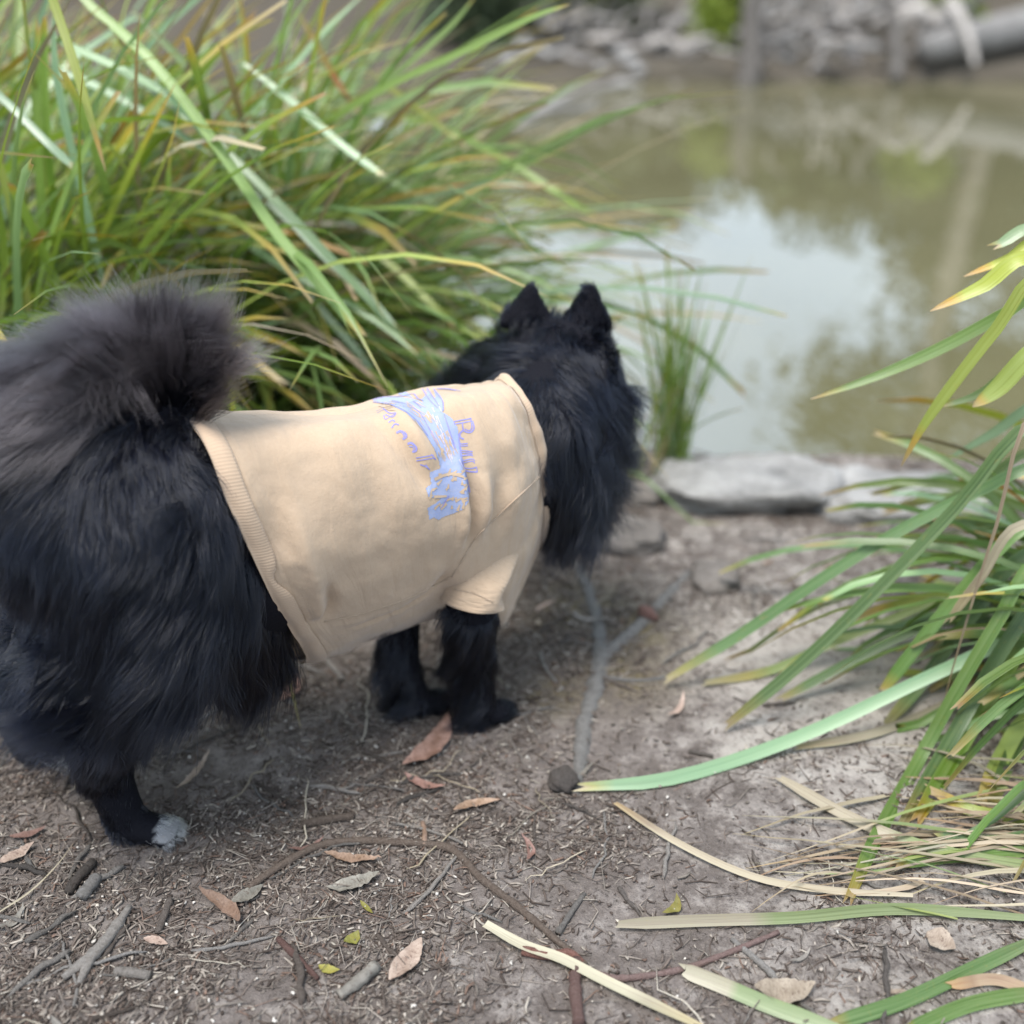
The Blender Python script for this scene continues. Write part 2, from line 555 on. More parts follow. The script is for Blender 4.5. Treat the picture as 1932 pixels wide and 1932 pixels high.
# ------------------------------------------------------------------ ground sheet and water
def axis(lo, hi, step, far_lo, far_hi, grow=1.16):
    a = list(np.arange(lo, hi + 1e-6, step))
    s = step
    while a[-1] < far_hi:
        s = min(s * grow, 0.22 if abs(a[-1]) < 14 else 8); a.append(a[-1] + s)
    s = step
    while a[0] > far_lo:
        s = min(s * grow, 0.22 if abs(a[0]) < 10 else 8); a.insert(0, a[0] - s)
    return np.array(a)


def build_ground():
    xs = axis(-1.25, 1.35, 0.0115, -150, 150)
    ys = axis(0.45, 2.45, 0.0115, -150, 250)
    X, Y = np.meshgrid(xs, ys)
    Z = height(X, Y)
    V = np.stack([X, Y, Z], -1).reshape(-1, 3)
    ny, nx = X.shape
    i = np.arange(ny * nx).reshape(ny, nx)
    F = np.stack([i[:-1, :-1], i[:-1, 1:], i[1:, 1:], i[1:, :-1]], -1).reshape(-1, 4)
    x, y = V[:, 0], V[:, 1]
    sand = np.zeros(len(V))
    for px, py, r, s in ((1560, 1230, .20, 1.05), (1420, 1260, .13, .85), (1480, 1400, .13, .8), (1330, 1230, .08, .6), (1700, 1330, .19, 1.0), (1380, 1180, .12, .7), (1620, 1480, .13, .75), (1280, 1120, .10, .5),
                         (760, 1545, .035, .75), (1500, 1170, .15, .6), (1180, 1130, .06, .3), (1750, 1220, .2, .6), (470, 1700, .04, .2), (1000, 1900, .14, .28), (600, 1880, .1, .22), (1400, 1900, .15, .2)):
        p = on_z(px, py)
        sand = np.maximum(sand, s * np.exp(-((x - p[0]) ** 2 + (y - p[1]) ** 2) / (r * r)))
    sand = np.maximum(sand, 0.46 * sm(0.0, 0.35, x)) * sm(9, 6, y)
    moss = np.zeros(len(V))
    for px, py, r in ((1090, 1150, .10), (1180, 1270, .07), (1040, 1300, .05), (1200, 1190, .08)):
        p = on_z(px, py)
        moss = np.maximum(moss, np.exp(-((x - p[0]) ** 2 + (y - p[1]) ** 2) / (r * r)))
    mud_dark = np.maximum(sm(WATER_Z + 0.03, WATER_Z - 0.03, V[:, 2]), .7 * sm(6, 8, y))  # mud below the waterline; the far bank is only darker behind the driftwood
    o = link('ground', mesh('ground', V, F, True, None, np.stack([sand, moss, mud_dark], -1)), M['ground'])
    tag(o, kind='structure')
    xs = np.linspace(-60, 60, 25); ys = np.linspace(1.7, 14, 12)
    X, Y = np.meshgrid(xs, ys); i = np.arange(X.size).reshape(X.shape)
    V = np.stack([X, Y, X * 0 + WATER_Z], -1).reshape(-1, 3)
    F = np.stack([i[:-1, :-1], i[:-1, 1:], i[1:, 1:], i[1:, :-1]], -1).reshape(-1, 4)
    tag(link('pond_water', mesh('pond_water', V, F), M['water']), kind='structure')


build_ground()


def gh(x, y):
    return float(height(np.array([x]), np.array([y]))[0])


def gpt(px, py, lift=0.0):
    """the spot on the uneven ground seen at that place"""
    z = 0.0
    for _ in range(6):
        p = on_z(px, py, z)
        z = gh(p[0], p[1])
    p = on_z(px, py, z); p[2] = z + lift
    return p


# ------------------------------------------------------------------ strap-leaf plants
def blade_geo(P, width, seg=12, fold=0.22, twist=0.0, tip='taper', spl=True, base_w=0.55, flat=None):
    P = spline(P, seg + 1) if spl else np.asarray(P, float)
    n = len(P)
    T = unit(np.gradient(P, axis=0))
    ref = UP if flat is None else np.asarray(flat, float)
    side = unit(np.cross(T, ref) + 1e-6)
    nor = unit(np.cross(side, T))
    t = np.linspace(0, 1, n)
    a = twist * (0.3 + t)
    s2 = side * np.cos(a)[:, None] + nor * np.sin(a)[:, None]
    n2 = nor * np.cos(a)[:, None] - side * np.sin(a)[:, None]
    w = width * (base_w + (1 - base_w) * sm(0, 0.25, t))
    if tip == 'taper':
        w = w * np.clip((1 - t) / 0.30, 0, 1) ** 0.6
    elif tip == 'needle':
        w = w * (1 - t) ** 0.7
    else:
        w = w * (0.55 + 0.45 * np.clip((1 - t) / 0.10, 0, 1))
    w = np.maximum(w, width * 0.05)
    L = P - s2 * (w / 2)[:, None] + n2 * (fold * w / 2)[:, None]
    R = P + s2 * (w / 2)[:, None] + n2 * (fold * w / 2)[:, None]
    V = np.stack([L, P, R], 1).reshape(-1, 3)
    UV = np.stack([np.tile([0, .5, 1.0], n), np.repeat(t, 3)], -1)
    if tip == 'torn':
        V[-3] += T[-1] * width * random.uniform(-0.3, 0.9); V[-1] += T[-1] * width * random.uniform(-0.3, 0.9); V[-2] -= T[-1] * width * random.uniform(0, .6)
    F = []
    for i in range(n - 1):
        for k in (0, 1):
            F.append((3 * i + k, 3 * i + k + 1, 3 * i + k + 4, 3 * i + k + 3))
    return V, F, UV


def arch(root, az, elev, length, bend, n=11, sway=0.0, power=1.25):
    t = np.linspace(0, 1, n)
    e = elev - bend * t ** power
    a = az + sway * t * t
    d = np.stack([np.cos(e) * np.cos(a), np.cos(e) * np.sin(a), np.sin(e)], -1)
    P = np.vstack([[0, 0, 0], np.cumsum((d[1:] + d[:-1]) / 2 * length / (n - 1), 0)]) + root
    z = height(P[:, 0], P[:, 1]) + 0.004
    z = np.where(P[:, 1] > 2.1, np.maximum(z, WATER_Z - 0.05), z)
    P[:, 2] = np.maximum(P[:, 2], z)
    return P


def add_blade(parent, base, P, width, mat, **kw):
    v, f, u = blade_geo(P, width, **kw)
    o = link('leaf_blade', mesh('leaf_blade', v - base, f, True, u), M[mat], parent)
    return o


def add_mass(parent, base, geos, mats, name='leaf_mass'):
    """the many thin leaves behind, that nobody could tell apart"""
    by = {}
    for g, m in zip(geos, mats): by.setdefault(m, []).append(g)
    for m, gs in by.items():
        v, f, u = join(gs)
        o = link(name, mesh(name, v - base, f, True, u), M[m], parent)
        o['kind'] = 'stuff'


def pick(table):
    r = random.random() * sum(w for _, w in table)
    for k, w in table:
        r -= w
        if r <= 0: return k
    return table[-1][0]


LEFT_MIX = [('blade_green', 5), ('blade_yellow', 3.0), ('blade_blue', 2.2), ('blade_dark', 2.4), ('blade_orange', .35), ('blade_dry', .7), ('blade_straw', .6)]


def clump(name, label, base, n_parts, n_mass, r, lens, az0, az_spread, elev, bend, width, mix, hero=(), group=None, lean=0.0):
    e = empty(name, base)
    tag(e, label, 'grass clump', group)
    base = np.asarray(base, float)
    for pts, w, m, kw in hero:
        add_blade(e, base, pts, w, m, **kw)
    geos, mats = [], []
    for i in range(n_parts + n_mass):
        a = random.uniform(0, 2 * math.pi); q = r * math.sqrt(random.random())
        root = base + np.array([q * math.cos(a), q * math.sin(a), 0]); root[2] = gh(root[0], root[1]) - 0.01
        az = az0 + random.gauss(0, az_spread)
        L = random.uniform(*lens)
        P = arch(root, az, math.radians(random.uniform(*elev)), L, math.radians(random.uniform(*bend)), sway=random.gauss(0, .25), power=random.uniform(1.0, 1.9))
        w = width * random.uniform(0.6, 1.25)
        m = pick(mix)
        kw = dict(spl=False, fold=random.uniform(.1, .4), twist=random.gauss(0, .7), tip=random.choice(['taper', 'taper', 'torn', 'needle']))
        if i < n_parts:
            add_blade(e, base, P, w, m, **kw)
        else:
            geos.append(blade_geo(P, w, **kw)); mats.append(m)
    if geos: add_mass(e, base, geos, mats)
    return e


def pxpath(pts):
    """(px, py, distance) or (px, py) lying on the ground"""
    out = []
    for p in pts:
        q = on_y(p[0], p[1], p[2]) if len(p) == 3 else None
        if q is None or q[2] < gh(q[0], q[1]) + .006: q = gpt(p[0], p[1], .008)      # never below the soil
        out.append(q)
    return np.array(out)


# --- clumps on the pond edge behind the dog
def hero_left(pts, w, m, tip='taper', **kw):
    kw.setdefault('fold', .25); kw.setdefault('seg', 16); kw.setdefault('flat', (0, -.75, .65))
    return (pxpath(pts), w, m, dict(tip=tip, **kw))


HERO_MAIN = [
    hero_left([(60, -130, 1.62), (160, 0, 1.58), (290, 119, 1.52), (430, 305, 1.46), (518, 435, 1.42), (610, 545, 1.38), (688, 637, 1.35)], .0135, 'blade_green', 'torn'),
    hero_left([(466, 352, 1.62), (540, 410, 1.58), (611, 481, 1.54), (690, 555, 1.5), (750, 616, 1.47)], .012, 'blade_blue'),
    hero_left([(100, 130, 1.7), (176, 160, 1.68), (290, 222, 1.64), (404, 295, 1.6)], .012, 'blade_blue'),
    hero_left([(80, 60, 1.6), (145, 93, 1.58), (248, 140, 1.55), (331, 191, 1.52), (420, 290, 1.5)], .011, 'blade_blue', 'torn'),
    hero_left([(120, 560, 1.6), (90, 250, 1.55), (85, 30, 1.5)], .013, 'blade_green', 'torn'),
    hero_left([(40, -160, 1.45), (100, 0, 1.42), (150, 150, 1.38), (200, 325, 1.34)], .0105, 'blade_yellow', 'taper'),
    hero_left([(205, 575, 1.5), (160, 380, 1.5), (110, 160, 1.5), (100, 20, 1.5)], .0105, 'blade_blue', 'taper'),
    hero_left([(130, 590, 1.42), (75, 460, 1.4), (20, 345, 1.38)], .0115, 'blade_green', 'torn'),
    hero_left([(-60, 130, 1.5), (20, 200, 1.46), (90, 270, 1.43), (135, 312, 1.4)], .010, 'blade_blue', 'torn'),
    hero_left([(0, 620, 1.45), (10, 480, 1.43), (-10, 360, 1.4)], .012, 'blade_green', 'torn'),
    hero_left([(60, 640, 1.5), (40, 470, 1.5), (5, 330, 1.5), (-30, 250, 1.5)], .012, 'blade_yellow'),
    hero_left([(90, 640, 1.55), (80, 400, 1.55), (70, 200, 1.55), (75, 40, 1.55)], .014, 'blade_green', 'torn'),
]
HERO_MID = [
    hero_left([(330, 420, 1.9), (520, 300, 1.8), (700, 180, 1.72), (880, 95, 1.66), (1000, 35, 1.62), (1076, 8, 1.6)], .0135, 'blade_green'),
    hero_left([(150, 90, 1.7), (300, 180, 1.62), (430, 290, 1.55), (560, 420, 1.5), (690, 560, 1.46), (770, 650, 1.43)], .012, 'blade_blue'),
    hero_left([(460, 120, 1.75), (560, 200, 1.7), (640, 270, 1.66), (720, 330, 1.62)], .0115, 'blade_blue', 'torn'),
    hero_left([(280, 440, 1.75), (370, 405, 1.7), (450, 450, 1.66), (560, 520, 1.6), (700, 600, 1.55), (790, 670, 1.5)], .011, 'blade_blue'),
    hero_left([(560, 240, 1.95), (700, 320, 1.9), (830, 390, 1.86), (960, 440, 1.82), (1090, 520, 1.8)], .011, 'blade_green'),
    hero_left([(600, 200, 2.0), (800, 230, 2.0), (950, 300, 2.0), (1060, 370, 1.95), (1130, 410, 1.95)], .011, 'blade_green'),
    hero_left([(640, 400, 1.9), (780, 365, 1.86), (900, 350, 1.83), (1060, 350, 1.8)], .009, 'blade_orange'),
    hero_left([(560, 420, 1.9), (700, 400, 1.86), (820, 368, 1.83), (930, 345, 1.8), (1000, 350, 1.78)], .0095, 'blade_blue'),
    hero_left([(560, 20, 1.9), (600, 90, 1.88), (640, 160, 1.86), (690, 230, 1.84)], .0105, 'blade_orange'),
    hero_left([(450, 300, 1.8), (560, 270, 1.8), (720, 160, 1.8), (840, 60, 1.8), (900, -10, 1.8)], .0105, 'blade_green'),
    hero_left([(690, 130, 1.9), (780, 200, 1.88), (840, 245, 1.86), (880, 275, 1.84)], .011, 'blade_yellow'),
    hero_left([(700, 470, 1.75), (760, 520, 1.72), (820, 580, 1.68), (860, 620, 1.66)], .012, 'blade_yellow'),
    hero_left([(330, 500, 1.62), (420, 590, 1.6), (500, 670, 1.57), (580, 760, 1.54)], .011, 'blade_green'),
    hero_left([(560, 530, 1.6), (620, 600, 1.57), (680, 670, 1.54), (720, 730, 1.52)], .011, 'blade_blue'),
    hero_left([(250, 20, 1.7), (400, 180, 1.66), (520, 360, 1.6)], .0115, 'blade_green'),
]
clump('grass_clump', 'tall dense green strappy grass clump behind the dog\'s curled tail', (-0.86, 1.66, gh(-.86, 1.66)), 230, 750, 0.20,
      (0.5, 1.05), math.radians(40), 1.5, (55, 92), (30, 130), .0118, LEFT_MIX, HERO_MAIN, 'strappy grass clumps on the pond bank')
clump('grass_clump', 'wide arching strappy grass clump with yellow tips leaning over the pond behind the shirt', (-0.55, 1.98, gh(-.55, 1.98)), 240, 800, 0.20,
      (0.5, 1.08), math.radians(5), 1.05, (38, 90), (35, 130), .0105, LEFT_MIX, HERO_MID, 'strappy grass clumps on the pond bank')
clump('grass_clump', 'green strappy grass clump at the upper left edge of the picture', (-1.28, 1.95, gh(-1.28, 1.95)), 120, 500, 0.22,
      (0.6, 1.15), math.radians(30), 1.6, (55, 90), (30, 120), .0098, LEFT_MIX, (), 'strappy grass clumps on the pond bank')

# --- thin tuft at the water's edge beyond the dog's head
tb = gpt(1262, 912)
clump('grass_tuft', 'thin upright green grass tuft at the water edge beyond the dog\'s head', tb, 80, 50, 0.028,
      (0.14, 0.46), math.radians(90), 1.9, (80, 93), (2, 26), .0040, [('blade_green', 4), ('blade_dark', 3), ('blade_yellow', 2), ('blade_blue', 1)], ())
tb = gpt(1200, 925)
clump('grass_tuft', 'dry yellowish thin grass tuft beside the dog\'s muzzle', tb, 34, 0, 0.03,
      (0.10, 0.30), math.radians(90), 2.0, (60, 92), (10, 60), .0036, [('blade_dry', 3), ('blade_yellow', 2), ('blade_straw', 2), ('blade_dark', 1)], ())
tb = np.array([0.42, 2.85, WATER_Z - .05])
clump('reed_tuft', 'sparse pale reeds standing out of the murky water', tb, 40, 0, 0.22,
      (0.3, 0.62), math.radians(90), 2.0, (76, 92), (2, 25), .0034, [('blade_dry', 2), ('blade_yellow', 2), ('blade_green', 2)], ())

# --- the clump that hangs in from the right
RB = np.array([0.80, 1.12, gh(.8, 1.12)])


def hero_r(pts, w, m, tip='taper', root=True, **kw):
    P = pxpath(pts)[::-1]
    if root:
        r0 = RB + np.array([random.uniform(-.05, .05), random.uniform(-.05, .05), 0.02])
        P = np.vstack([r0, r0 * .45 + P[0] * .55 + UP * .25 * max(P[0][2], .02), P])
    kw.setdefault('fold', .22); kw.setdefault('seg', 22); kw.setdefault('flat', (0, -.7, .7))
    return (P, w * (1.3 if root else 1.0), m, dict(tip=tip, **kw))


HERO_RIGHT = [
    hero_r([(1100, 1495), (1250, 1482, .955), (1400, 1440, .985), (1560, 1368, 1.015), (1720, 1292, 1.04), (1850, 1232, 1.06), (1960, 1178, 1.08)], .0115, 'blade_blue', 'torn'),
    hero_r([(1255, 1283, 1.13), (1400, 1195, 1.14), (1550, 1092, 1.14), (1700, 1000, 1.14), (1850, 925, 1.13), (1960, 885, 1.12)], .0105, 'blade_deep', 'torn'),
    hero_r([(1365, 1382, 1.04), (1500, 1262, 1.06), (1650, 1118, 1.08), (1800, 962, 1.10), (1950, 800, 1.11)], .011, 'blade_deep', 'torn'),
    hero_r([(1530, 753, 1.2), (1650, 712, 1.2), (1780, 655, 1.19), (1900, 590, 1.18), (1990, 545, 1.17)], .011, 'blade_deep'),
    hero_r([(1755, 587, 1.15), (1850, 543, 1.15), (1960, 490, 1.15)], .0125, 'blade_yellow', 'taper'),
    hero_r([(1818, 522, 1.2), (1900, 490, 1.2), (1980, 462, 1.2)], .009, 'blade_yellow', 'taper'),
    hero_r([(1875, 465, 1.2), (1980, 440, 1.2)], .010, 'blade_blue', 'torn'),
    hero_r([(1700, 880, 1.13), (1740, 806, 1.13), (1800, 722, 1.13), (1880, 620, 1.13), (1970, 520, 1.13)], .010, 'blade_yellow', 'taper'),
    hero_r([(1765, 770, 1.17), (1850, 742, 1.16), (1980, 660, 1.16)], .008, 'blade_dark', 'taper'),
    hero_r([(1835, 768, 1.12), (1880, 735, 1.12), (1980, 655, 1.12)], .016, 'blade_yellow', 'taper'),
    hero_r([(1785, 868, 1.3), (1870, 820, 1.28), (1980, 760, 1.25)], .010, 'blade_blue', 'taper'),
    hero_r([(1597, 1712, .955), (1650, 1590, .97), (1730, 1445, .99), (1800, 1310, 1.01), (1880, 1175, 1.03), (1960, 1060, 1.05)], .0115, 'blade_deep', 'torn'),
    hero_r([(1700, 1565, 1.0), (1760, 1460, 1.01), (1830, 1330, 1.03), (1900, 1210, 1.05), (1970, 1120, 1.07)], .013, 'blade_dark', 'torn'),
    hero_r([(1725, 1560, 1.02), (1790, 1450, 1.03), (1870, 1310, 1.05), (1960, 1190, 1.07)], .015, 'blade_deep', 'torn'),
    hero_r([(1845, 1530, 1.0), (1885, 1440, 1.01), (1950, 1350, 1.03)], .015, 'blade_yellow', 'torn'),
    hero_r([(1860, 1545, 1.02), (1910, 1420, 1.03), (1970, 1310, 1.05)], .013, 'blade_dark', 'torn'),
    hero_r([(1660, 1310, 1.08), (1725, 1225, 1.09), (1810, 1120, 1.10), (1940, 990, 1.11)], .012, 'blade_deep', 'torn'),
    hero_r([(1668, 1378, 1.10), (1745, 1280, 1.11), (1830, 1165, 1.12), (1950, 1040, 1.13)], .0125, 'blade_dark', 'torn'),
    hero_r([(1470, 1330, 1.10), (1560, 1272, 1.12), (1680, 1210, 1.14), (1800, 1160, 1.15), (1950, 1090, 1.15)], .009, 'blade_deep', 'torn'),
    hero_r([(1330, 1298), (1450, 1266, 1.16), (1560, 1218, 1.18), (1690, 1165, 1.19), (1900, 1080, 1.18)], .0085, 'blade_yellow', 'torn'),
    hero_r([(1780, 1330, 1.03), (1795, 1270, 1.03), (1830, 1150, 1.03), (1880, 990, 1.03), (1950, 780, 1.04)], .005, 'blade_dry', 'needle'),
    hero_r([(1790, 1170, 1.06), (1850, 1090, 1.06), (1930, 990, 1.06)], .008, 'blade_dry', 'torn'),
    hero_r([(1620, 1045, 1.25), (1720, 985, 1.25), (1830, 925, 1.24), (1960, 850, 1.22)], .009, 'blade_dark', 'taper'),
    hero_r([(1500, 1420), (1640, 1395, 1.08), (1760, 1340, 1.08), (1900, 1270, 1.08)], .008, 'blade_straw', 'torn'),
    hero_r([(1470, 1478), (1600, 1552), (1740, 1608), (1900, 1640), (1990, 1650)], .012, 'blade_half', 'torn', root=False),
    hero_r([(1160, 1755), (1320, 1748), (1500, 1742), (1700, 1726), (1960, 1745)], .011, 'blade_half', 'torn', root=False),
    hero_r([(1160, 1525), (1280, 1602), (1420, 1665), (1560, 1690), (1720, 1700)], .007, 'blade_straw', 'torn', root=False),
    hero_r([(1280, 1838), (1360, 1870), (1460, 1912), (1600, 1960)], .014, 'blade_half', 'torn', root=False),
    hero_r([(1560, 1945), (1700, 1900), (1830, 1840), (1980, 1770)], .013, 'blade_deep', 'torn', root=False),
    hero_r([(1700, 1960), (1830, 1905), (1980, 1880)], .013, 'blade_deep', 'torn', root=False),
    hero_r([(1760, 1590), (1860, 1600), (1980, 1580)], .013, 'blade_deep', 'torn', root=False),
    hero_r([(1690, 1640), (1820, 1625), (1980, 1615)], .012, 'blade_deep', 'torn', root=False),
    hero_r([(1750, 1500, .98), (1850, 1545, .98), (1980, 1540, .98)], .010, 'blade_yellow', 'torn'),
    hero_r([(1790, 1870), (1880, 1860), (1980, 1900)], .010, 'blade_dry', 'torn', root=False),
]
right = clump('grass_clump', 'strappy grass clump hanging in from the right edge over the bare path', RB, 0, 0, 0.1, (0.3, .5), 0, 1, (50, 80), (30, 100), .01, LEFT_MIX, HERO_RIGHT, 'strappy grass clumps on the pond bank')
RIGHT_MIX = [('blade_deep', 4), ('blade_dark', 3.5), ('blade_yellow', 1.8), ('blade_blue', 2), ('blade_dry', .8), ('blade_orange', .25)]
for i in range(190):
    a = random.uniform(0, 2 * math.pi); q = 0.14 * math.sqrt(random.random())
    root = RB + np.array([q * math.cos(a) + 0.03, q * math.sin(a), 0]); root[2] = gh(root[0], root[1]) - .01
    P = arch(root, math.pi + random.gauss(0.15, .95), math.radians(random.uniform(35, 88)), random.uniform(.25, .5), math.radians(random.uniform(60, 150)), power=random.uniform(.9, 1.6))
    add_blade(right, RB, P, .0105 * random.uniform(.6, 1.2), pick(RIGHT_MIX), spl=False, fold=random.uniform(.1, .4), twist=random.gauss(0, .6), tip=random.choice(['taper', 'torn', 'torn']))
for i in range(70):
    a = random.uniform(0, 2 * math.pi); q = 0.16 * math.sqrt(random.random())
    root = RB + np.array([q * math.cos(a) + 0.06, q * math.sin(a) + .02, 0]); root[2] = gh(root[0], root[1]) - .01
    P = arch(root, math.pi + random.gauss(0.1, .6), math.radians(random.uniform(66, 88)), random.uniform(.36, .60), math.radians(random.uniform(100, 140)), power=random.uniform(.6, 1.0))
    add_blade(right, RB, P, .0135 * random.uniform(.6, 1.2), pick([('blade_deep', 4), ('blade_dark', 5), ('blade_yellow', 1), ('blade_blue', 1)]), spl=False, fold=random.uniform(.1, .4), twist=random.gauss(0, .6), tip=random.choice(['taper', 'torn', 'torn']))
# dead leaves lying in a skirt round it
for i in range(70):
    px = random.uniform(1380, 1760); py = random.gauss(1640, 45) if i % 3 else random.uniform(1400, 1580)
    if i % 3 == 0: px = random.uniform(1620, 1850)
    p0 = gpt(px, py, .006)
    L = random.uniform(.12, .34); az = math.radians(random.gauss(8 if py > 1590 else 0, 7))
    if py < 1590: az = math.radians(random.gauss(-14, 9))
    n = 9
    tt = np.linspace(0, 1, n)
    X = p0[0] + np.cos(az + .25 * random.gauss(0, 1) * tt) * L * tt; Y = p0[1] + np.sin(az) * L * tt + .01 * np.sin(tt * 3 + i)
    Z = height(X, Y) + 0.004 + random.uniform(0, .018) * np.sin(tt * math.pi)
    add_blade(right, RB, np.stack([X, Y, Z], -1)[::-1], random.uniform(.003, .009), random.choice(['blade_dry', 'blade_straw', 'blade_dry', 'blade_half']), spl=False, fold=.15, twist=random.gauss(0, .4), tip='needle')

# ------------------------------------------------------------------ roots, stones, logs
def solid(name, v, f, u, mat, label=None, cat=None, group=None, parent=None):
    c = v.mean(0).copy(); c[2] = v[:, 2].min()
    if parent is not None:
        o = link(name, mesh(name, v - np.array(parent.location), f, True, u), M[mat], parent); return o
    o = link(name, mesh(name, v - c, f, True, u), M[mat])
    o.location = c
    tag(o, label, cat, group)
    return o


def ground_tube(pts, radii, sides=9, lift=0.0, rough=.06, n=30, seed=0):
    P = np.array([gpt(a, b) for a, b in pts])
    R = np.interp(np.linspace(0, 1, n), np.linspace(0, 1, len(radii)), radii)
    Q = spline(P, n)
    Q[:, 2] += lift * R
    jr = np.random.default_rng(seed)
    R = R * (1 + .12 * np.sin(np.arange(n) * 1.9 + seed) * .5 + .06 * jr.standard_normal(n))
    return tube(Q, R, sides, True, rough, seed)


root_a = ground_tube([(1088, 1500), (1095, 1430), (1105, 1360), (1125, 1290), (1133, 1245), (1128, 1180), (1108, 1110), (1085, 1060)], [.005, .0105, .0125, .013, .0145, .0125, .010, .007], 11, -.45, .16, 80, 1)
root_b = ground_tube([(1133, 1245), (1165, 1215), (1200, 1185), (1225, 1160), (1262, 1120), (1300, 1080)], [.0115, .011, .0105, .010, .009, .007], 10, -.42, .16, 44, 2)
root_c = ground_tube([(1135, 1278), (1190, 1285), (1240, 1282), (1290, 1265)], [.003, .003, .0025, .0015], 6, .3, .1, 14, 3)
v, f, u = join([root_a, root_b, root_c])
solid('tree_root', v, f, u, 'root', 'thick forked grey root running over the soil ahead of the dog', 'root')
kn = gpt(1222, 1165)


def blob(c, r, seed, sq=(1, 1, 1), nu=16, nv=11, amp=.25, freq=3.0):
    rg = np.random.default_rng(seed); ph = rg.random((6, 3)) * 6
    V, F, UV = [], [], []
    for j in range(nv + 1):
        th = math.pi * j / nv
        for i in range(nu):
            a = 2 * math.pi * i / nu
            d = np.array([math.sin(th) * math.cos(a), math.sin(th) * math.sin(a), math.cos(th)])
            k = 1 + amp * sum(math.sin(freq * (q + 1) * .6 * np.dot(d, unit(p)) * 2 + p[0] * 3) / (q + 1.5) for q, p in enumerate(ph))
            V.append(c + d * r * k * np.array(sq)); UV.append((i / nu, j / nv))
    for j in range(nv):
        for i in range(nu):
            i2 = (i + 1) % nu
            F.append((j * nu + i, (j + 1) * nu + i, (j + 1) * nu + i2, j * nu + i2))
    return np.array(V), F, np.array(UV)


v, f, u = blob(kn + UP * .006, .014, 5, (1, 1, .9))
solid('root_knot', v, f, u, 'twig_red', 'small dark reddish knot on the fork of the grey root', 'root knot')

sp = gpt(1062, 1484)
v, f, u = blob(sp + UP * .010, .0165, 9, (1.05, 1, .82), 22, 15, .13, 6.0)
solid('seed_pod', v, f, u, 'twig_brown', 'round rough brown seed pod at the tip of the long blue-green leaf', 'seed pod')


def slab(px0, px1, py, depth, h, seed, mat, label, name='bank_stone', cat='stone'):
    a, b = gpt(px0, py), gpt(px1, py)
    mid = (a + b) / 2; L = np.linalg.norm(b - a) / 2
    d = unit(b - a); yaw = math.atan2(d[1], d[0])
    v, f, u = blob(np.zeros(3), 1.0, seed, (1, 1, 1), 34, 18, .16, 4.5)
    v = np.sign(v) * np.abs(v) ** 0.75
    v[:, 2] = np.minimum(v[:, 2], .55 + .12 * N1(v[:, 0] * 3 + seed, v[:, 1] * 3)); v[:, :2] *= (1 + .10 * np.round(2 * N3(v[:, 0] * 2.5 + seed, v[:, 2] * 2 + seed)) )[:, None]
    v = v * np.array([L, depth, h])
    rg = np.random.default_rng(seed)
    v[:, 2] += .02 * N2(v[:, 0] * 14 + seed, v[:, 1] * 14) * (v[:, 2] > 0)
    R = np.array([[math.cos(yaw), math.sin(yaw), 0], [-math.sin(yaw), math.cos(yaw), 0], [0, 0, 1]])
    v = v @ R + mid + UP * (h * .45) + np.array([0, depth * .8, 0])
    return solid(name, v, f, u, mat, label, cat)


slab(1248, 1590, 965, .085, .042, 3, 'rock', 'flat pale grey stone at the water edge right of the thin tuft')
slab(1545, 1900, 985, .09, .032, 8, 'rock', 'low pale stone slab at the water edge behind the hanging leaves')
slab(1090, 1260, 1045, .05, .024, 12, 'rock_brown', 'dark flat stone half sunk in the soil below the dog\'s ruff')
slab(1310, 1400, 1115, .04, .012, 15, 'rock_brown', 'low brown soil mound standing for a dark hole in the pale soil')  # soil mound, shaped like the stones, brown to stand for a dark hole
slab(1180, 1250, 955, .04, .02, 21, 'rock_brown', 'small brown stone between the dry tuft and the flat grey stone')

# far bank: fallen logs and branches, stones, shrubs
def limb(p0, p1, r0, r1, seed, n=14, wob=.06):
    rg = np.random.default_rng(seed)
    P = np.linspace(p0, p1, 5)
    P[1:-1] += rg.standard_normal((3, 3)) * wob
    return tube(spline(P, n), np.linspace(r0, r1, n), 9, True, .06, seed)


def far(px, py, y): return on_y(px, py, y)


v, f, u = limb(far(1740, 92, 9.45), far(2080, 22, 9.8), .11, .17, 31, wob=.02)
solid('fallen_log', v, f, u, 'log', 'thick dark grey fallen log on the far bank at the top right corner', 'log')
v, f, u = join([limb(far(1790, 0, 9.6), far(1835, 95, 9.3), .05, .03, 33, wob=.02), limb(far(1700, 40, 9.8), far(1810, 35, 9.6), .06, .05, 34, wob=.03), limb(far(1835, 95, 9.3), far(1840, 120, 9.25), .03, .02, 35, wob=.0)])
solid('driftwood_branch', v, f, u, 'driftwood', 'pale hooked driftwood branch hanging down beside the far log', 'driftwood')
v, f, u = limb(far(1440, -60, 10.0), far(1405, 185, 9.2), .075, .11, 36, wob=.04)
solid('dead_stump', v, f, u, 'darkwood', 'dark thin leaning dead trunk standing in the far shallows', 'dead trunk')
v, f, u = limb(far(1690, 150, 9.2), far(1675, -60, 9.9), .05, .035, 37, wob=.04)
solid('dead_stump', v, f, u, 'darkwood', 'dark upright dead stem among the far driftwood below the log', 'dead trunk')
rg = random.Random(11)


def far_where(px):
    return 'at the far bank ' + ('behind the arching clump' if px < 1010 else 'above the tuft beyond the dog' if px < 1200 else 'under the bright green shrub' if px < 1390 else
                                      'at the foot of the dark leaning trunk' if px < 1530 else 'left of the dark upright stem' if px < 1670 else 'below the fallen log')


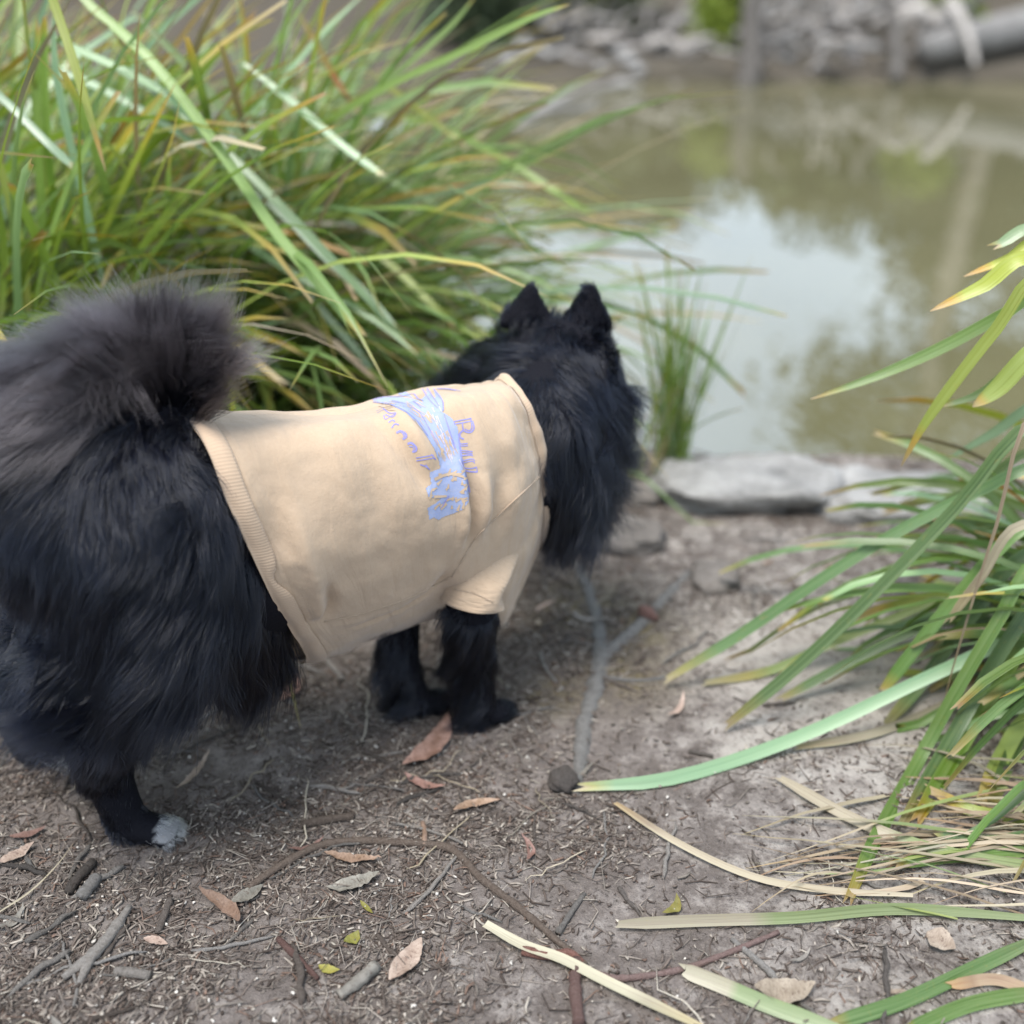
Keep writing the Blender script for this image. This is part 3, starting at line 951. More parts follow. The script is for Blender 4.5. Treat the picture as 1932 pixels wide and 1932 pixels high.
for i in range(130):
    px = rg.uniform(900, 1800); py = rg.uniform(20, 135)
    y = 9.25 + (140 - py) / 140 * 1.7 + rg.uniform(0, .3)
    p = far(px, py, y); p[2] = gh(p[0], p[1]) + rg.uniform(0, .10)
    a = rg.uniform(-.5, .5) + (math.pi / 2 if rg.random() < .2 else 0); up_ = rg.uniform(.2, .6) if rg.random() < .18 else rg.uniform(-.05, .25); L = rg.uniform(.2, .6)
    q = p + np.array([math.cos(a) * L, math.sin(a) * L, up_])
    v, f, u = limb(p, q, rg.uniform(.012, .045), rg.uniform(.006, .022), 100 + i, 9, .05)
    mt = rg.choice(['driftwood', 'driftwood', 'log', 'darkwood'])
    solid('driftwood_branch', v, f, u, mt, f"{'pale' if mt == 'driftwood' else 'dark'} driftwood branch {far_where(px)}", 'driftwood', 'driftwood heaped on the far bank')
for i in range(40):
    px = rg.uniform(900, 1780); y = 9.25 + rg.uniform(0, 1.0)
    p = far(px, 120, y); p[2] = gh(p[0], p[1]) + .01
    v, f, u = blob(p, rg.uniform(.03, .085), 200 + i, (1.2, 1, .65), 12, 8, .2)
    mt = rg.choice(['rock', 'rock_brown'])
    solid('bank_stone', v, f, u, mt, f"small {'grey' if mt == 'rock' else 'brown'} stone {far_where(px)}", 'stone', 'stones on the far waterline')
v, f, u = limb(far(1250, 300, 7.0), far(1420, 185, 8.6), .022, .012, 41, wob=.05)
for i, (a, b, ya, yb, r) in enumerate((((960, 250), (1130, 190), 6.9, 7.6, .03), ((1000, 215), (1260, 130), 7.4, 8.3, .028), ((930, 130), (1010, 175), 8.4, 8.0, .03))):
    p, q = on_z(*a, WATER_Z - .03), on_z(*b, WATER_Z + .05)
    v, f, u = limb(p, q, r, r * .6, 60 + i, 12, .04)
    solid('driftwood_branch', v, f, u, 'driftwood', ('pale branch lying in the water beyond the hanging leaf tips', 'long pale branch floating off the far bank', 'short pale branch near the far left shallows')[i], 'driftwood')


def shrub(name, c, r, h, n, leaf, mat, label, seed, cat='shrub', group=None, stems=5, drop=0.0):
    rg = np.random.default_rng(seed)
    base = np.array([c[0], c[1], gh(c[0], c[1])])
    e = empty(name, base); tag(e, label, cat, group)
    # clumps of leaves
    k = 16
    cc = unit(rg.standard_normal((k, 3))) * (rg.random((k, 1)) ** .4) * np.array([r, r, h * .5]) + np.array([0, 0, h * .55])
    idx = rg.integers(0, k, n)
    P = (cc[idx] - np.array([0, 0, h * drop])) + rg.standard_normal((n, 3)) * np.array([r, r, h * .5]) * .26
    P[:, 2] = np.maximum(P[:, 2], .02)
    leaf_cloud(e, P, leaf, mat, rg)
    parts = []
    for i in range(stems):
        q = cc[i % k]
        parts.append(tube(spline(np.array([[0, 0, -.05], q * np.array([.4, .4, .5]), q]), 8), np.linspace(.02, .006, 8) * max(1, h), 6))
    v, f, u = join(parts)
    link('stem', mesh('stem', v, f, True, u), M['bark'], e)
    return e


def leaf_cloud(e, P, leaf, mat, rg, name='crown'):
    n = len(P)
    d = unit(rg.standard_normal((n, 3)) + np.array([0, 0, -.4])); s = unit(np.cross(d, rg.standard_normal((n, 3))))
    L = leaf * rg.uniform(.6, 1.4, (n, 1)); W = L * .28
    V = np.stack([P, P + d * L * .5 + s * W, P + d * L, P + d * L * .5 - s * W], 1).reshape(-1, 3)
    F = np.arange(4 * n).reshape(n, 4)
    return link(name, mesh(name, V, F, False), M[mat], e)


p = far(1362, 30, 10.1)
shrub('shrub', (p[0], p[1]), .22, .7, 3000, .07, 'foliage_bright', 'bright yellow-green shrub on the far bank above the dark leaning trunk', 71, drop=.3)
p = far(1760, -10, 10.9)
shrub('shrub', (p[0] + .1, p[1]), .3, .9, 2600, .08, 'foliage_bright', 'green shrub behind the far log in the top right corner', 72, drop=.3)
p = far(1130, 10, 10.6)
shrub('shrub', (p[0], p[1]), .45, .9, 3400, .08, 'foliage', 'mid green shrub on the far bank above the long leaf tip', 73, drop=.3)
p = far(880, 10, 10.4)
shrub('shrub', (p[0], p[1]), .6, .9, 3600, .08, 'foliage_dark', 'dark green shrub on the far bank behind the arching clump', 74, drop=.3)


def tree(base, h, crown_r, crown_z, n, label, seed, lean=(0, 0), mat='foliage'):
    rg = np.random.default_rng(seed)
    b = np.array([base[0], base[1], gh(*base) - .1])
    e = empty('gum_tree', b); tag(e, label, 'tree', 'gum trees on the far bank')
    top = np.array([lean[0], lean[1], h])
    P = spline(np.array([[0, 0, 0], top * .35 + rg.standard_normal(3) * .12, top * .7 + rg.standard_normal(3) * .2, top]), 14)
    parts = [tube(P, np.linspace(.05 * h ** .6, .02, 14), 9, True, .06, seed)]
    cen = []
    for i in range(11):
        s = P[rg.integers(5, 13)]
        q = s + unit(rg.standard_normal(3) * np.array([1, 1, .5])) * crown_r * rg.uniform(.5, 1.0); q[2] = max(q[2], crown_z * .6) + .3
        parts.append(tube(spline(np.array([s, (s + q) / 2 + rg.standard_normal(3) * .12, q]), 8), np.linspace(.05, .012, 8), 6))
        cen.append(q)
    v, f, u = join(parts)
    link('trunk', mesh('trunk', v, f, True, u), M['bark'], e)
    cen = np.array(cen + [q * .6 + top * .4 for q in cen])
    idx = rg.integers(0, len(cen), n)
    Q = cen[idx] + rg.standard_normal((n, 3)) * crown_r * np.array([.26, .26, .2])
    leaf_cloud(e, Q, .21, mat, rg)
    return e


for i, (x, y, h, cr, lab) in enumerate((
        (-7.5, 13.5, 8.5, 2.6, 'tall gum tree far beyond the tall clump, out of the picture'),
        (-4.2, 15.0, 8.0, 2.2, 'gum tree beyond the arching clump, out of the picture'),
        (-3.6, 17.5, 5.0, 1.9, 'slender low gum tree beyond the dog\'s back, out of the picture'),
        (2.4, 24.0, 2.4, 1.2, 'low gum tree mirrored dark above the bright sky patch in the water'),
        (5.5, 13.4, 8.5, 1.8, 'tall gum tree mirrored in the water right of the bright sky patch'),
        (8.2, 14.2, 9.0, 2.8, 'tall gum tree mirrored in the water behind the hanging leaves'),
        (11.6, 12.6, 8.0, 2.6, 'gum tree beyond the far log, out of the picture'),
        (9.6, 18.5, 11.0, 3.0, 'tallest gum tree standing behind the others on the far bank'),
        (-11.0, 12.5, 8.0, 2.8, 'leftmost gum tree on the far bank, out of the picture'))):
    tree((x, y), h, cr, h * .45, 9000 if x > 5 else 5000, lab, 300 + i)
for i in range(15):
    x = -9 + i * 1.35 + rg.uniform(-.3, .3)
    low = .52 if -1.6 < x < 4.3 else 1.0
    shrub('shrub', (x, 13.4 + rg.uniform(0, 2.2)), 1.0, (2.2 + rg.uniform(0, .7)) * low, 2200, .17, 'foliage_dark' if i % 3 else 'foliage', 'dark bush in the row that closes the far bank, mirrored in the water', 400 + i, 'bush', 'bushes behind the far bank', 4)
# ------------------------------------------------------------------ litter on the bank
def density(x, y):
    """more bits of bark under the dog and to the left, fewer on the bare pale soil"""
    p = on_z(1560, 1280); d = np.exp(-((x - p[0]) ** 2 + (y - p[1]) ** 2) / .10)
    return (0.45 + 0.55 * sm(.30, -.05, x)) * (1 - .92 * d) * (0.10 + 1.5 * (N1(x * 9 + 3, y * 9) + .5) ** 1.5 * (.4 + 1.2 * (N2(x * 25, y * 25) + .5)))


def scatter(n, rg, dens=True):
    out = []
    tot = 0
    while tot < n:
        x = rg.uniform(-.95, 1.1, n * 2); y = rg.uniform(.62, 2.05, n * 2)
        vis = np.abs(x) < .10 + .56 * y
        k = vis & (y < shore(x) - .05)
        if dens: k &= rg.random(n * 2) < density(x, y)
        out.append(np.stack([x[k], y[k]], -1)); tot += k.sum()
    return np.vstack(out)[:n]


def litter(name, n, seed, lmin, lmax, wmin, wmax, palette, label, flat=.5, bend=.25):
    rg = np.random.default_rng(seed)
    XY = scatter(n, rg)
    Lh = np.exp(rg.uniform(math.log(lmin), math.log(lmax), n)) / 2
    W = rg.uniform(wmin, wmax, n) / 2
    H = W * rg.uniform(flat * .5, flat * 1.4, n)
    az = rg.uniform(0, math.pi * 2, n); tilt = rg.normal(0, .22, n)
    B = rg.normal(0, bend, n)
    tpl = np.array([[sx, sy, sz] for sx in (-1, 0, 1) for sy, sz in ((-1, -1), (1, -1), (1, 1), (-1, 1))], float)
    V = np.repeat(tpl[None], n, 0)
    taper = np.where(np.abs(V[:, :, 0]) > .5, rg.uniform(.35, 1.0, (n, 1)), 1.0)
    x = V[:, :, 0] * Lh[:, None]; y = V[:, :, 1] * W[:, None] * taper + (B * Lh)[:, None] * (1 - V[:, :, 0] ** 2); z = V[:, :, 2] * H[:, None] * taper
    ct, st = np.cos(tilt)[:, None], np.sin(tilt)[:, None]
    x, z = x * ct - z * st, x * st + z * ct
    ca, sa = np.cos(az)[:, None], np.sin(az)[:, None]
    X = x * ca - y * sa + XY[:, 0:1]; Y = x * sa + y * ca + XY[:, 1:2]
    Z = z + height(XY[:, 0], XY[:, 1])[:, None] + (H * .8 + rg.uniform(0, .0025, n))[:, None]
    V = np.stack([X, Y, Z], -1).reshape(-1, 3)
    q = []
    for s in (0, 4):
        for k in range(4):
            q.append((s + k, s + (k + 1) % 4, s + 4 + (k + 1) % 4, s + 4 + k))
    q += [(3, 2, 1, 0), (8, 9, 10, 11)]
    F = (np.array(q)[None] + (np.arange(n) * 12)[:, None, None]).reshape(-1, 4)
    pal = np.array([c for c, w in palette]); pw = np.array([w for c, w in palette], float); pw /= pw.sum()
    c = pal[rg.choice(len(pal), n, p=pw)] * rg.uniform(.6, 1.35, (n, 1))
    o = link(name, mesh(name, V, F, False, None, np.repeat(c, 12, 0)), M['litter'])
    tag(o, label, 'litter', kind='stuff')
    return o


BROWN = [((.085, .066, .056), 4), ((.15, .122, .105), 4), ((.22, .19, .165), 3), ((.28, .245, .212), 2.0), ((.40, .36, .31), .7), ((.17, .115, .09), .8)]
litter('bark_litter', 46000, 21, .003, .017, .0007, .0025, BROWN, 'fine brown bark and twig crumbs covering the soil', .6)
litter('needle_litter', 13000, 22, .012, .05, .0005, .0013, BROWN, 'thin hair-like dry needles strewn over the soil', .9, .5)
litter('grit_litter', 14000, 23, .0015, .005, .001, .003, BROWN + [((.50, .47, .43), 2)], 'tiny pale and brown grit lying on the soil', .8)

# twigs, one object each
def twig_mesh(seed, L, r, bend=.15, fork=False, sides=7):
    rg = np.random.default_rng(seed)
    n = 9
    t = np.linspace(-.5, .5, n)
    P = np.stack([t * L, bend * L * np.cumsum(rg.normal(0, .35, n)) * .35, np.abs(rg.normal(0, .02, n)) * L], -1)
    rr = r * np.linspace(1.0, .7, n) * (1 + .12 * rg.standard_normal(n)); rr[0] *= .55; rr[-1] *= .35
    parts = [tube(P, rr, sides, True, .22, seed)]
    if fork:
        a = P[5]; d = unit(P[6] - P[5]); s = np.array([-d[1], d[0], .15]) * rg.choice([-1, 1])
        q = a + (d * .7 + s * .7) * L * .25
        parts.append(tube(np.linspace(a, q, 5), np.linspace(r * .6, r * .35, 5), 6, True, .1, seed))
    v, f, u = join(parts)
    return mesh('twig', v, f, True, u)


def lay(o, x, y, az, lift):
    e = .012
    nx = -(gh(x + e, y) - gh(x - e, y)) / (2 * e); ny = -(gh(x, y + e) - gh(x, y - e)) / (2 * e)
    q = Vector((0, 0, 1)).rotation_difference(Vector((nx * .6, ny * .6, 1)))
    from mathutils import Quaternion
    q = q @ Quaternion((0, 0, 1), az)
    o.rotation_mode = 'QUATERNION'; o.rotation_quaternion = q
    o.location = (x, y, gh(x, y) + lift)


MARKS = [((265, 1590), 'beside the white-toed hind paw'), ((915, 1380), 'beside the near front paw'), ((800, 1350), 'beside the far front paw'), ((1110, 1300), 'beside the grey root'),
         ((1060, 1490), 'around the round seed pod'), ((850, 1610), 'at the bend of the long stick'), ((1090, 1820), 'at the crossing of the sticks'), ((200, 1780), 'around the pale forked wood'),
         ((500, 1800), 'on the soil below the hind leg at the bottom edge'), ((400, 1440), 'under the fringe of the dog\'s belly'), ((1560, 1250), 'on the bare pale soil'), ((1650, 1650), 'among the dead leaves of the hanging clump'),
         ((1420, 1850), 'at the bottom edge near the pale green leaf'), ((1400, 1020), 'in front of the flat grey stone'), ((560, 1300), 'beneath the shirt hem'), ((60, 1560), 'at the left edge behind the hind paw'),
         ((1250, 1620), 'between the seed pod and the yellow-green leaf'), ((600, 1480), 'between the hind paw and the front paws'), ((650, 1700), 'below the left half of the long stick'), ((1150, 980), 'on the ground below the dog\'s muzzle')]
MARKP = [(on_z(*p)[:2], s) for p, s in MARKS]


def where(x, y):
    return min(MARKP, key=lambda q: (q[0][0] - x) ** 2 + (q[0][1] - y) ** 2)[1]


rg = random.Random(5)
nrg = np.random.default_rng(55)
kinds = []
for i in range(12):
    L = (.035, .05, .065, .085)[i % 4] * (1 + .2 * (i // 4)); r = (.0013, .0018, .0024, .0031)[(i * 7) % 4]
    for m in ('twig_brown', 'twig_grey'):
        me = twig_mesh(500 + i, L, r, .25, i % 5 == 4); me.materials.append(M[m]); kinds.append((me, r, m))
for x, y in scatter(290, nrg):
    me, r, m = rg.choice(kinds)
    o = link('twig', me); s = rg.uniform(.6, 1.25); o.scale = (s, s, s)
    lay(o, x, y, rg.uniform(0, 6.28), r * s * .8)
    tag(o, f"{'thick' if r > .0022 else 'thin'} {'brown' if m == 'twig_brown' else 'grey'} broken twig {where(x, y)}", 'twig', 'short twigs in the litter')
for i in range(8):
    me = twig_mesh(700 + i, rg.uniform(.07, .14), .0009, .5, False, 5); me.materials.append(M['straw']); kinds.append((me, .001, 'straw'))
for x, y in scatter(90, nrg):
    me, r, m = rg.choice(kinds[-8:])
    o = link('straw', me); s = rg.uniform(.5, 1.2); o.scale = (s, s, s)
    lay(o, x, y, rg.uniform(0, 6.28), .004)
    tag(o, f'thin pale dry straw {where(x, y)}', 'straw', 'pale straws in the litter')


# fallen leaves
def gum_leaf(L, w, curl, sick, seed, n=13):
    rg = np.random.default_rng(seed)
    t = np.linspace(0, 1, n)
    x = (t - .5) * L; yc = sick * L * (t - .5) ** 2 * 4
    hw = w * np.sin(np.pi * np.clip(t * 1.0, 0, 1)) ** .75 * (1 - .35 * t)
    hw[0] = w * .08; hw[-1] = w * .02
    z = curl * L * (t - .5) ** 2 * 2 + .012 * L * rg.standard_normal(n)
    hw = hw * (1 + .035 * rg.standard_normal(n))
    V = []
    for i in range(n):
        V += [(x[i], yc[i] - hw[i], z[i] + hw[i] * (.45 + .5 * curl * math.sin(i * .9 + seed))), (x[i], yc[i], z[i]), (x[i], yc[i] + hw[i], z[i] + hw[i] * (.25 + 1.0 * curl))]
    V = np.array(V); V[:, 2] -= V[:, 2].min()
    F = [(3 * i + k, 3 * i + k + 1, 3 * i + k + 4, 3 * i + k + 3) for i in range(n - 1) for k in (0, 1)]
    UV = np.stack([np.tile([0, .5, 1.], n), np.repeat(t, 3)], -1)
    return V, F, UV


leafs = []
for i in range(9):
    v, f, u = gum_leaf((.05, .065, .08)[i % 3], (.006, .0085, .011)[(i // 3) % 3], (.15, .4, .25)[i % 3], (.1, -.15, .2)[(i // 2) % 3], 800 + i)
    for m in ('leaf_red', 'leaf_tan', 'leaf_grey'):
        me = mesh('fallen_leaf', v, f, True, u); me.materials.append(M[m]); leafs.append((me, m))
for x, y in scatter(60, nrg):
    me, m = rg.choice(leafs)
    o = link('fallen_leaf', me); s = rg.uniform(.4, .85); o.scale = (s, s, s)
    lay(o, x, y, rg.uniform(0, 6.28), .002)
    tag(o, f"dry narrow {dict(leaf_red='red-brown', leaf_tan='tan', leaf_grey='grey')[m]} gum leaf {where(x, y)}", 'leaf', 'dry gum leaves in the litter')


def placed_leaf(a, b, w, mat, label, curl=.2, sick=.1, seed=0, lift=.003):
    p, q = gpt(*a), gpt(*b)
    L = np.linalg.norm(q - p)
    v, f, u = gum_leaf(L, w, curl, sick, seed, 17)
    o = link('fallen_leaf', mesh('fallen_leaf', v, f, True, u), M[mat])
    m = (p + q) / 2
    lay(o, m[0], m[1], math.atan2(q[1] - p[1], q[0] - p[0]), lift)
    tag(o, label, 'leaf')
    return o


placed_leaf((780, 1462), (862, 1362), .0175, 'leaf_red', 'large pinkish brown gum leaf beside the dog\'s front paws', .12, .12, 1)
placed_leaf((760, 1474), (838, 1500), .007, 'leaf_red', 'small orange-brown curled leaf below the large pink leaf', .25, .1, 2)
placed_leaf((395, 1690), (470, 1752), .008, 'leaf_red', 'rusty curled narrow leaf below the white-toed hind paw', .5, -.15, 3)
placed_leaf((612, 1622), (720, 1632), .007, 'leaf_red', 'rust-red narrow leaf under the long bent twig', .2, .03, 4)
placed_leaf((1262, 1738), (1288, 1700), .006, 'leaf_yellow', 'small bright yellow-green leaf on the bare soil above the flat pale leaf', .3, .25, 5)
placed_leaf((655, 1790), (682, 1768), .0075, 'leaf_yellow', 'small yellow curled leaf between the long twig and the bottom edge', .4, .2, 6)
placed_leaf((600, 1832), (640, 1840), .006, 'leaf_yellow', 'yellow leaf scrap nearest the bottom of the picture', .2, .1, 7)
placed_leaf((680, 1705), (704, 1730), .003, 'leaf_yellow', 'thin yellow leaf strip just above the long twig', .2, .0, 8)
placed_leaf((0, 1640), (70, 1600), .009, 'leaf_tan', 'pale tan leaf at the left edge level with the hind paw', .15, .1, 9)
placed_leaf((20, 1590), (90, 1570), .006, 'leaf_red', 'reddish leaf and stalk left of the hind paw', .2, .1, 10)
placed_leaf((540, 1330), (568, 1285), .011, 'leaf_red', 'pink leaf behind the belly fringe of the dog', .2, .1, 11)
placed_leaf((1425, 1890), (1540, 1880), .016, 'leaf_tan', 'pale crumpled leaf at the bottom edge beside the pale green leaf', .3, .1, 12)
placed_leaf((1745, 1770), (1800, 1800), .016, 'leaf_tan', 'pinkish torn leaf among the dead leaf bases', .15, .05, 13)
placed_leaf((620, 1690), (720, 1660), .011, 'leaf_grey', 'flat grey leaf on the soil under the long bent twig', .1, .1, 14)
placed_leaf((440, 1712), (500, 1680), .010, 'leaf_grey', 'grey flat leaf next to the end of the long bent twig', .08, .1, 15)
placed_leaf((740, 1860), (800, 1780), .013, 'leaf_tan', 'dull pink flat leaf under the pale split leaf strip', .1, .05, 16)
placed_leaf((340, 1500), (402, 1425), .005, 'leaf_tan', 'pale shredded bark strip standing in the litter right of the hind leg', .1, .05, 17)
placed_leaf((272, 1775), (318, 1788), .006, 'leaf_tan', 'white wood splinter low on the litter below the hind paw', .05, .0, 18)


def placed_stick(pts, radii, mat, label, name='stick', seed=0, lift=1.0, n=30, sides=9, extra=()):
    radii = [q * .82 for q in radii]
    g = [ground_tube(pts, radii, sides, lift, .12, n, seed)]
    for p2, r2 in extra: g.append(ground_tube(p2, r2, 7, lift, .07, 12, seed + 1))
    v, f, u = join(g)
    return solid(name, v, f, u, mat, label, name)


placed_stick([(468, 1682), (520, 1645), (595, 1604), (660, 1592), (740, 1594), (848, 1606), (905, 1660), (975, 1715), (1040, 1770), (1105, 1825)],
             [.0042, .005, .005, .0046, .0046, .005, .0048, .0046, .004, .0036], 'twig_brown', 'long bent brown stick lying across the litter in front of the dog', seed=3, n=60)
placed_stick([(1090, 1822), (1135, 1845), (1180, 1850), (1290, 1832), (1390, 1795), (1468, 1762)], [.003, .0042, .0038, .0036, .0034, .003], 'twig_red', 'thin reddish stick curving right from the end of the long stick', seed=4, n=40)
placed_stick([(985, 1800), (1030, 1808), (1075, 1805), (1100, 1822)], [.006, .0055, .005, .004], 'twig_red', 'short pinkish stick stub at the crossing of the sticks', seed=5, n=14)
placed_stick([(1088, 1815), (1085, 1870), (1092, 1940)], [.005, .0065, .007], 'twig_red', 'reddish peeling bark strip running off the bottom edge', seed=6, n=14)
placed_stick([(1052, 1765), (1080, 1722), (1102, 1690)], [.004, .0036, .003], 'twig_grey', 'short grey twig with a red scrap beside the long stick', seed=7, n=12)
placed_stick([(1380, 1775), (1420, 1810), (1455, 1842), (1470, 1870)], [.003, .004, .004, .003], 'twig_grey', 'bent grey twig crossing under the reddish stick', seed=8, n=16)
placed_stick([(120, 1850), (175, 1812), (215, 1765), (245, 1715)], [.004, .0075, .007, .004], 'twig_grey', 'pale grey forked wood piece below the hind paw', seed=9, n=18, extra=[([(175, 1812), (150, 1860)], [.006, .003])])
placed_stick([(130, 1690), (152, 1660), (178, 1632)], [.006, .0065, .006], 'twig_brown', 'stubby dark stick left of the grey forked wood', seed=10, n=10)
placed_stick([(155, 1700), (172, 1680), (186, 1662)], [.0075, .008, .0075], 'twig_grey', 'short thick cut stick end beside the stubby dark stick', seed=11, n=10)
placed_stick([(218, 1838), (250, 1842), (285, 1846)], [.005, .006, .005], 'twig_grey', 'stubby grey stick near the lower left corner', seed=12, n=10)
placed_stick([(570, 1560), (620, 1552), (668, 1545)], [.005, .0055, .005], 'twig_brown', 'dark thick twig between hind paw and front paws', seed=13, n=12)
placed_stick([(640, 1885), (675, 1862), (712, 1830)], [.006, .0075, .007], 'leaf_grey', 'blurred grey bark curl at the bottom edge', seed=14, n=12)
placed_stick([(298, 1765), (312, 1730), (322, 1700)], [.004, .0048, .004], 'twig_brown', 'upright brown twig left of the rusty curled leaf', seed=15, n=12)
placed_stick([(525, 1775), (560, 1810), (600, 1850)], [.0035, .0042, .003], 'twig_red', 'rusty splinter pointing to the bottom edge', seed=16, n=12)
placed_stick([(800, 1600), (802, 1575), (797, 1555)], [.004, .004, .0035], 'leaf_red', 'tiny orange stub above the bend of the long stick', seed=17, n=8)
placed_stick([(610, 1240), (628, 1262), (648, 1285)], [.0035, .0035, .003], 'twig_grey', 'pale straight twig right under the shirt hem', seed=18, n=10)
placed_stick([(1018, 1235), (1030, 1265), (1050, 1290)], [.003, .003, .0025], 'twig_grey', 'curved grey twig between the front paw and the root', seed=19, n=10)
placed_stick([(1300, 1420), (1325, 1425), (1345, 1430)], [.003, .0034, .003], 'twig_brown', 'short black twig right of the grey root', seed=20, n=8)
v, f, u = blade_geo(np.array([gpt(a, b, .008) for a, b in ((915, 1755), (985, 1795), (1060, 1822), (1150, 1868), (1310, 1945))]), .0115, seg=16, fold=.3, tip='torn', base_w=.8)
solid('leaf_strip', v, f, u, 'blade_straw', 'broad pale dry leaf strip under the crossing sticks', 'leaf strip')
v, f, u = blade_geo(np.array([gpt(a, b, .006) for a, b in ((0, 1730), (60, 1690), (110, 1640), (140, 1600))]), .003, seg=10, tip='needle')
solid('leaf_strip', v, f, u, 'blade_straw', 'thin pale straw strip in the lower left litter', 'leaf strip')
# ------------------------------------------------------------------ the dog
# the shirt comes first: rings of points round the trunk, from the rear hem to the collar
# each ring: (px, py, metres to the dog's right) from the ridge of the back down its right side to the belly
RINGS = [
    [(335, 780, .0), (385, 832, .072), (440, 965, .104), (500, 1092, .100), (548, 1182, .070), (580, 1236, .020), (556, 1240, -.03)],
    [(415, 780, .0), (455, 822, .072), (510, 950, .106), (562, 1072, .106), (605, 1165, .078), (640, 1222, .028), (620, 1226, -.03)],
    [(530, 786, .0), (570, 815, .070), (625, 930, .107), (660, 1045, .110), (690, 1140, .082), (712, 1196, .030), (690, 1200, -.03)],
    [(650, 784, .0), (690, 803, .066), (738, 905, .105), (765, 1018, .110), (775, 1112, .084), (780, 1170, .030), (760, 1172, -.03)],
    [(745, 766, .0), (785, 782, .062), (826, 880, .100), (850, 995, .108), (845, 1090, .084), (835, 1150, .030), (815, 1150, -.03)],
    [(815, 744, .0), (855, 762, .060), (900, 860, .094), (920, 975, .102), (908, 1082, .084), (880, 1165, .034), (850, 1160, -.03)],
    [(880, 730, .0), (922, 752, .056), (968, 850, .084), (984, 960, .088), (974, 1070, .074), (944, 1172, .030), (915, 1165, -.03)],
    [(925, 722, .0), (965, 745, .050), (1002, 835, .068), (1013, 930, .066), (1008, 1020, .052), (985, 1110, .020), (965, 1110, -.03)],
    [(945, 722, .0), (988, 762, .046), (1017, 840, .056), (1026, 905, .052), (1027, 965, .038), (1020, 1010, .012), (1008, 1015, -.02)],
]
NPHI, NS = 192, 150


def ring_loop(pts):
    near = [dogp(*p) for p in pts]
    farp = [p - 1.62 * np.dot(p - WITHERS, RGT) * RGT - UP * (.020 if i == 0 else .010 if i == 1 else 0) for i, p in enumerate(near[1:-2])][::-1]
    P = np.array(near[:-1] + [near[-1]] + farp)
    Q = np.vstack([P[-3:], P, P[:4]])
    s = spline(Q, 40 * (len(Q) - 1) + 1)
    s = s[3 * 40: 3 * 40 + 40 * len(P)]
    # by arc length, from the ridge
    d = np.concatenate([[0], np.cumsum(np.linalg.norm(np.diff(np.vstack([s, s[:1]]), axis=0), axis=1))])
    u = np.linspace(0, d[-1], NPHI, endpoint=False)
    s2 = np.vstack([s, s[:1]])
    return np.stack([np.interp(u, d, s2[:, k]) for k in range(3)], -1)


loops = np.array([ring_loop(r) for r in RINGS])            # (9, NPHI, 3)
G = np.stack([spline(loops[:, k], NS) for k in range(NPHI)], 1)    # (NS, NPHI, 3)
CEN = G.mean(1)


def grid_normals(G):
    du = np.gradient(G, axis=0)
    dv = np.roll(G, -1, 1) - np.roll(G, 1, 1)
    n = unit(np.cross(dv, du))
    c = G.mean(1, keepdims=True)
    if np.sum(n * (G - c)) < 0: n = -n
    return n


SS, PP = np.meshgrid(np.linspace(0, 1, NS), np.arange(NPHI) / NPHI, indexing='ij')


def near_line(px, py, G=G):
    """grid index of the shirt point seen at that place"""
    d = unit(ray(px, py)); w = G - CAM
    along = w @ d
    dist = np.linalg.norm(w - along[..., None] * d, axis=-1) + 0.15 * along
    i = np.unravel_index(np.argmin(dist), dist.shape)
    return i[0] / (NS - 1), i[1] / NPHI


def crease(D, pts, depth, width):
    """a fold that follows a line; depth in metres, width in metres"""
    q = np.array([near_line(*p) for p in pts])
    ii = np.array([G[int(a * (NS - 1)), int(b * NPHI) % NPHI] for a, b in q])
    line = spline(ii, 24)
    t = np.sin(np.linspace(0.15, math.pi - .15, 24))
    d = np.linalg.norm(G[:, :, None] - line[None, None], axis=-1)
    k = d.argmin(-1)
    D += depth * t[k] * np.exp(-(d.min(-1) / width) ** 2)


DISP = np.zeros((NS, NPHI))
crease(DISP, [(872, 868), (888, 930), (892, 990), (885, 1030)], -.0055, .006)
crease(DISP, [(858, 880), (872, 930), (876, 990), (868, 1040)], .006, .008)
crease(DISP, [(905, 890), (912, 960), (905, 1020)], .007, .010)
crease(DISP, [(715, 745), (760, 790), (800, 850), (822, 890)], .005, .012)
crease(DISP, [(700, 790), (745, 830), (790, 890), (815, 925)], -.004, .010)
crease(DISP, [(540, 960), (570, 1040), (600, 1110)], .005, .013)
crease(DISP, [(505, 880), (530, 1000), (545, 1060)], -.004, .014)
crease(DISP, [(585, 1060), (600, 1120), (600, 1155), (585, 1170)], .005, .008)
crease(DISP, [(610, 1100), (622, 1140), (612, 1172)], -.005, .007)
crease(DISP, [(680, 880), (720, 960), (750, 1050)], -.0025, .02)
crease(DISP, [(760, 900), (790, 980), (810, 1060)], .0025, .018)
crease(DISP, [(590, 790), (640, 880), (680, 980)], .0022, .02)
crease(DISP, [(980, 880), (965, 960), (945, 1040)], .003, .012)
crease(DISP, [(940, 880), (935, 940), (925, 1000)], -.003, .012)
crease(DISP, [(930, 770), (960, 830), (975, 880)], .0025, .014)
crease(DISP, [(640, 1190), (720, 1165), (800, 1125), (850, 1085)], -.003, .005)
DISP *= 1.7
crease(DISP, [(560, 762), (600, 775), (660, 765)], -.005, .018)
crease(DISP, [(850, 1060), (840, 1100), (850, 1140)], -.006, .010)
wn1, wn2 = VNoise(77), VNoise(78)
DISP += .0075 * wn1(SS * 6 + PP * 5, PP * 11 - SS * 3) + .0035 * wn2(SS * 17 + PP * 14, PP * 25 - SS * 9) + .0009 * wn1(SS * 45, PP * 80)
GN = grid_normals(G)
G0 = G.copy()
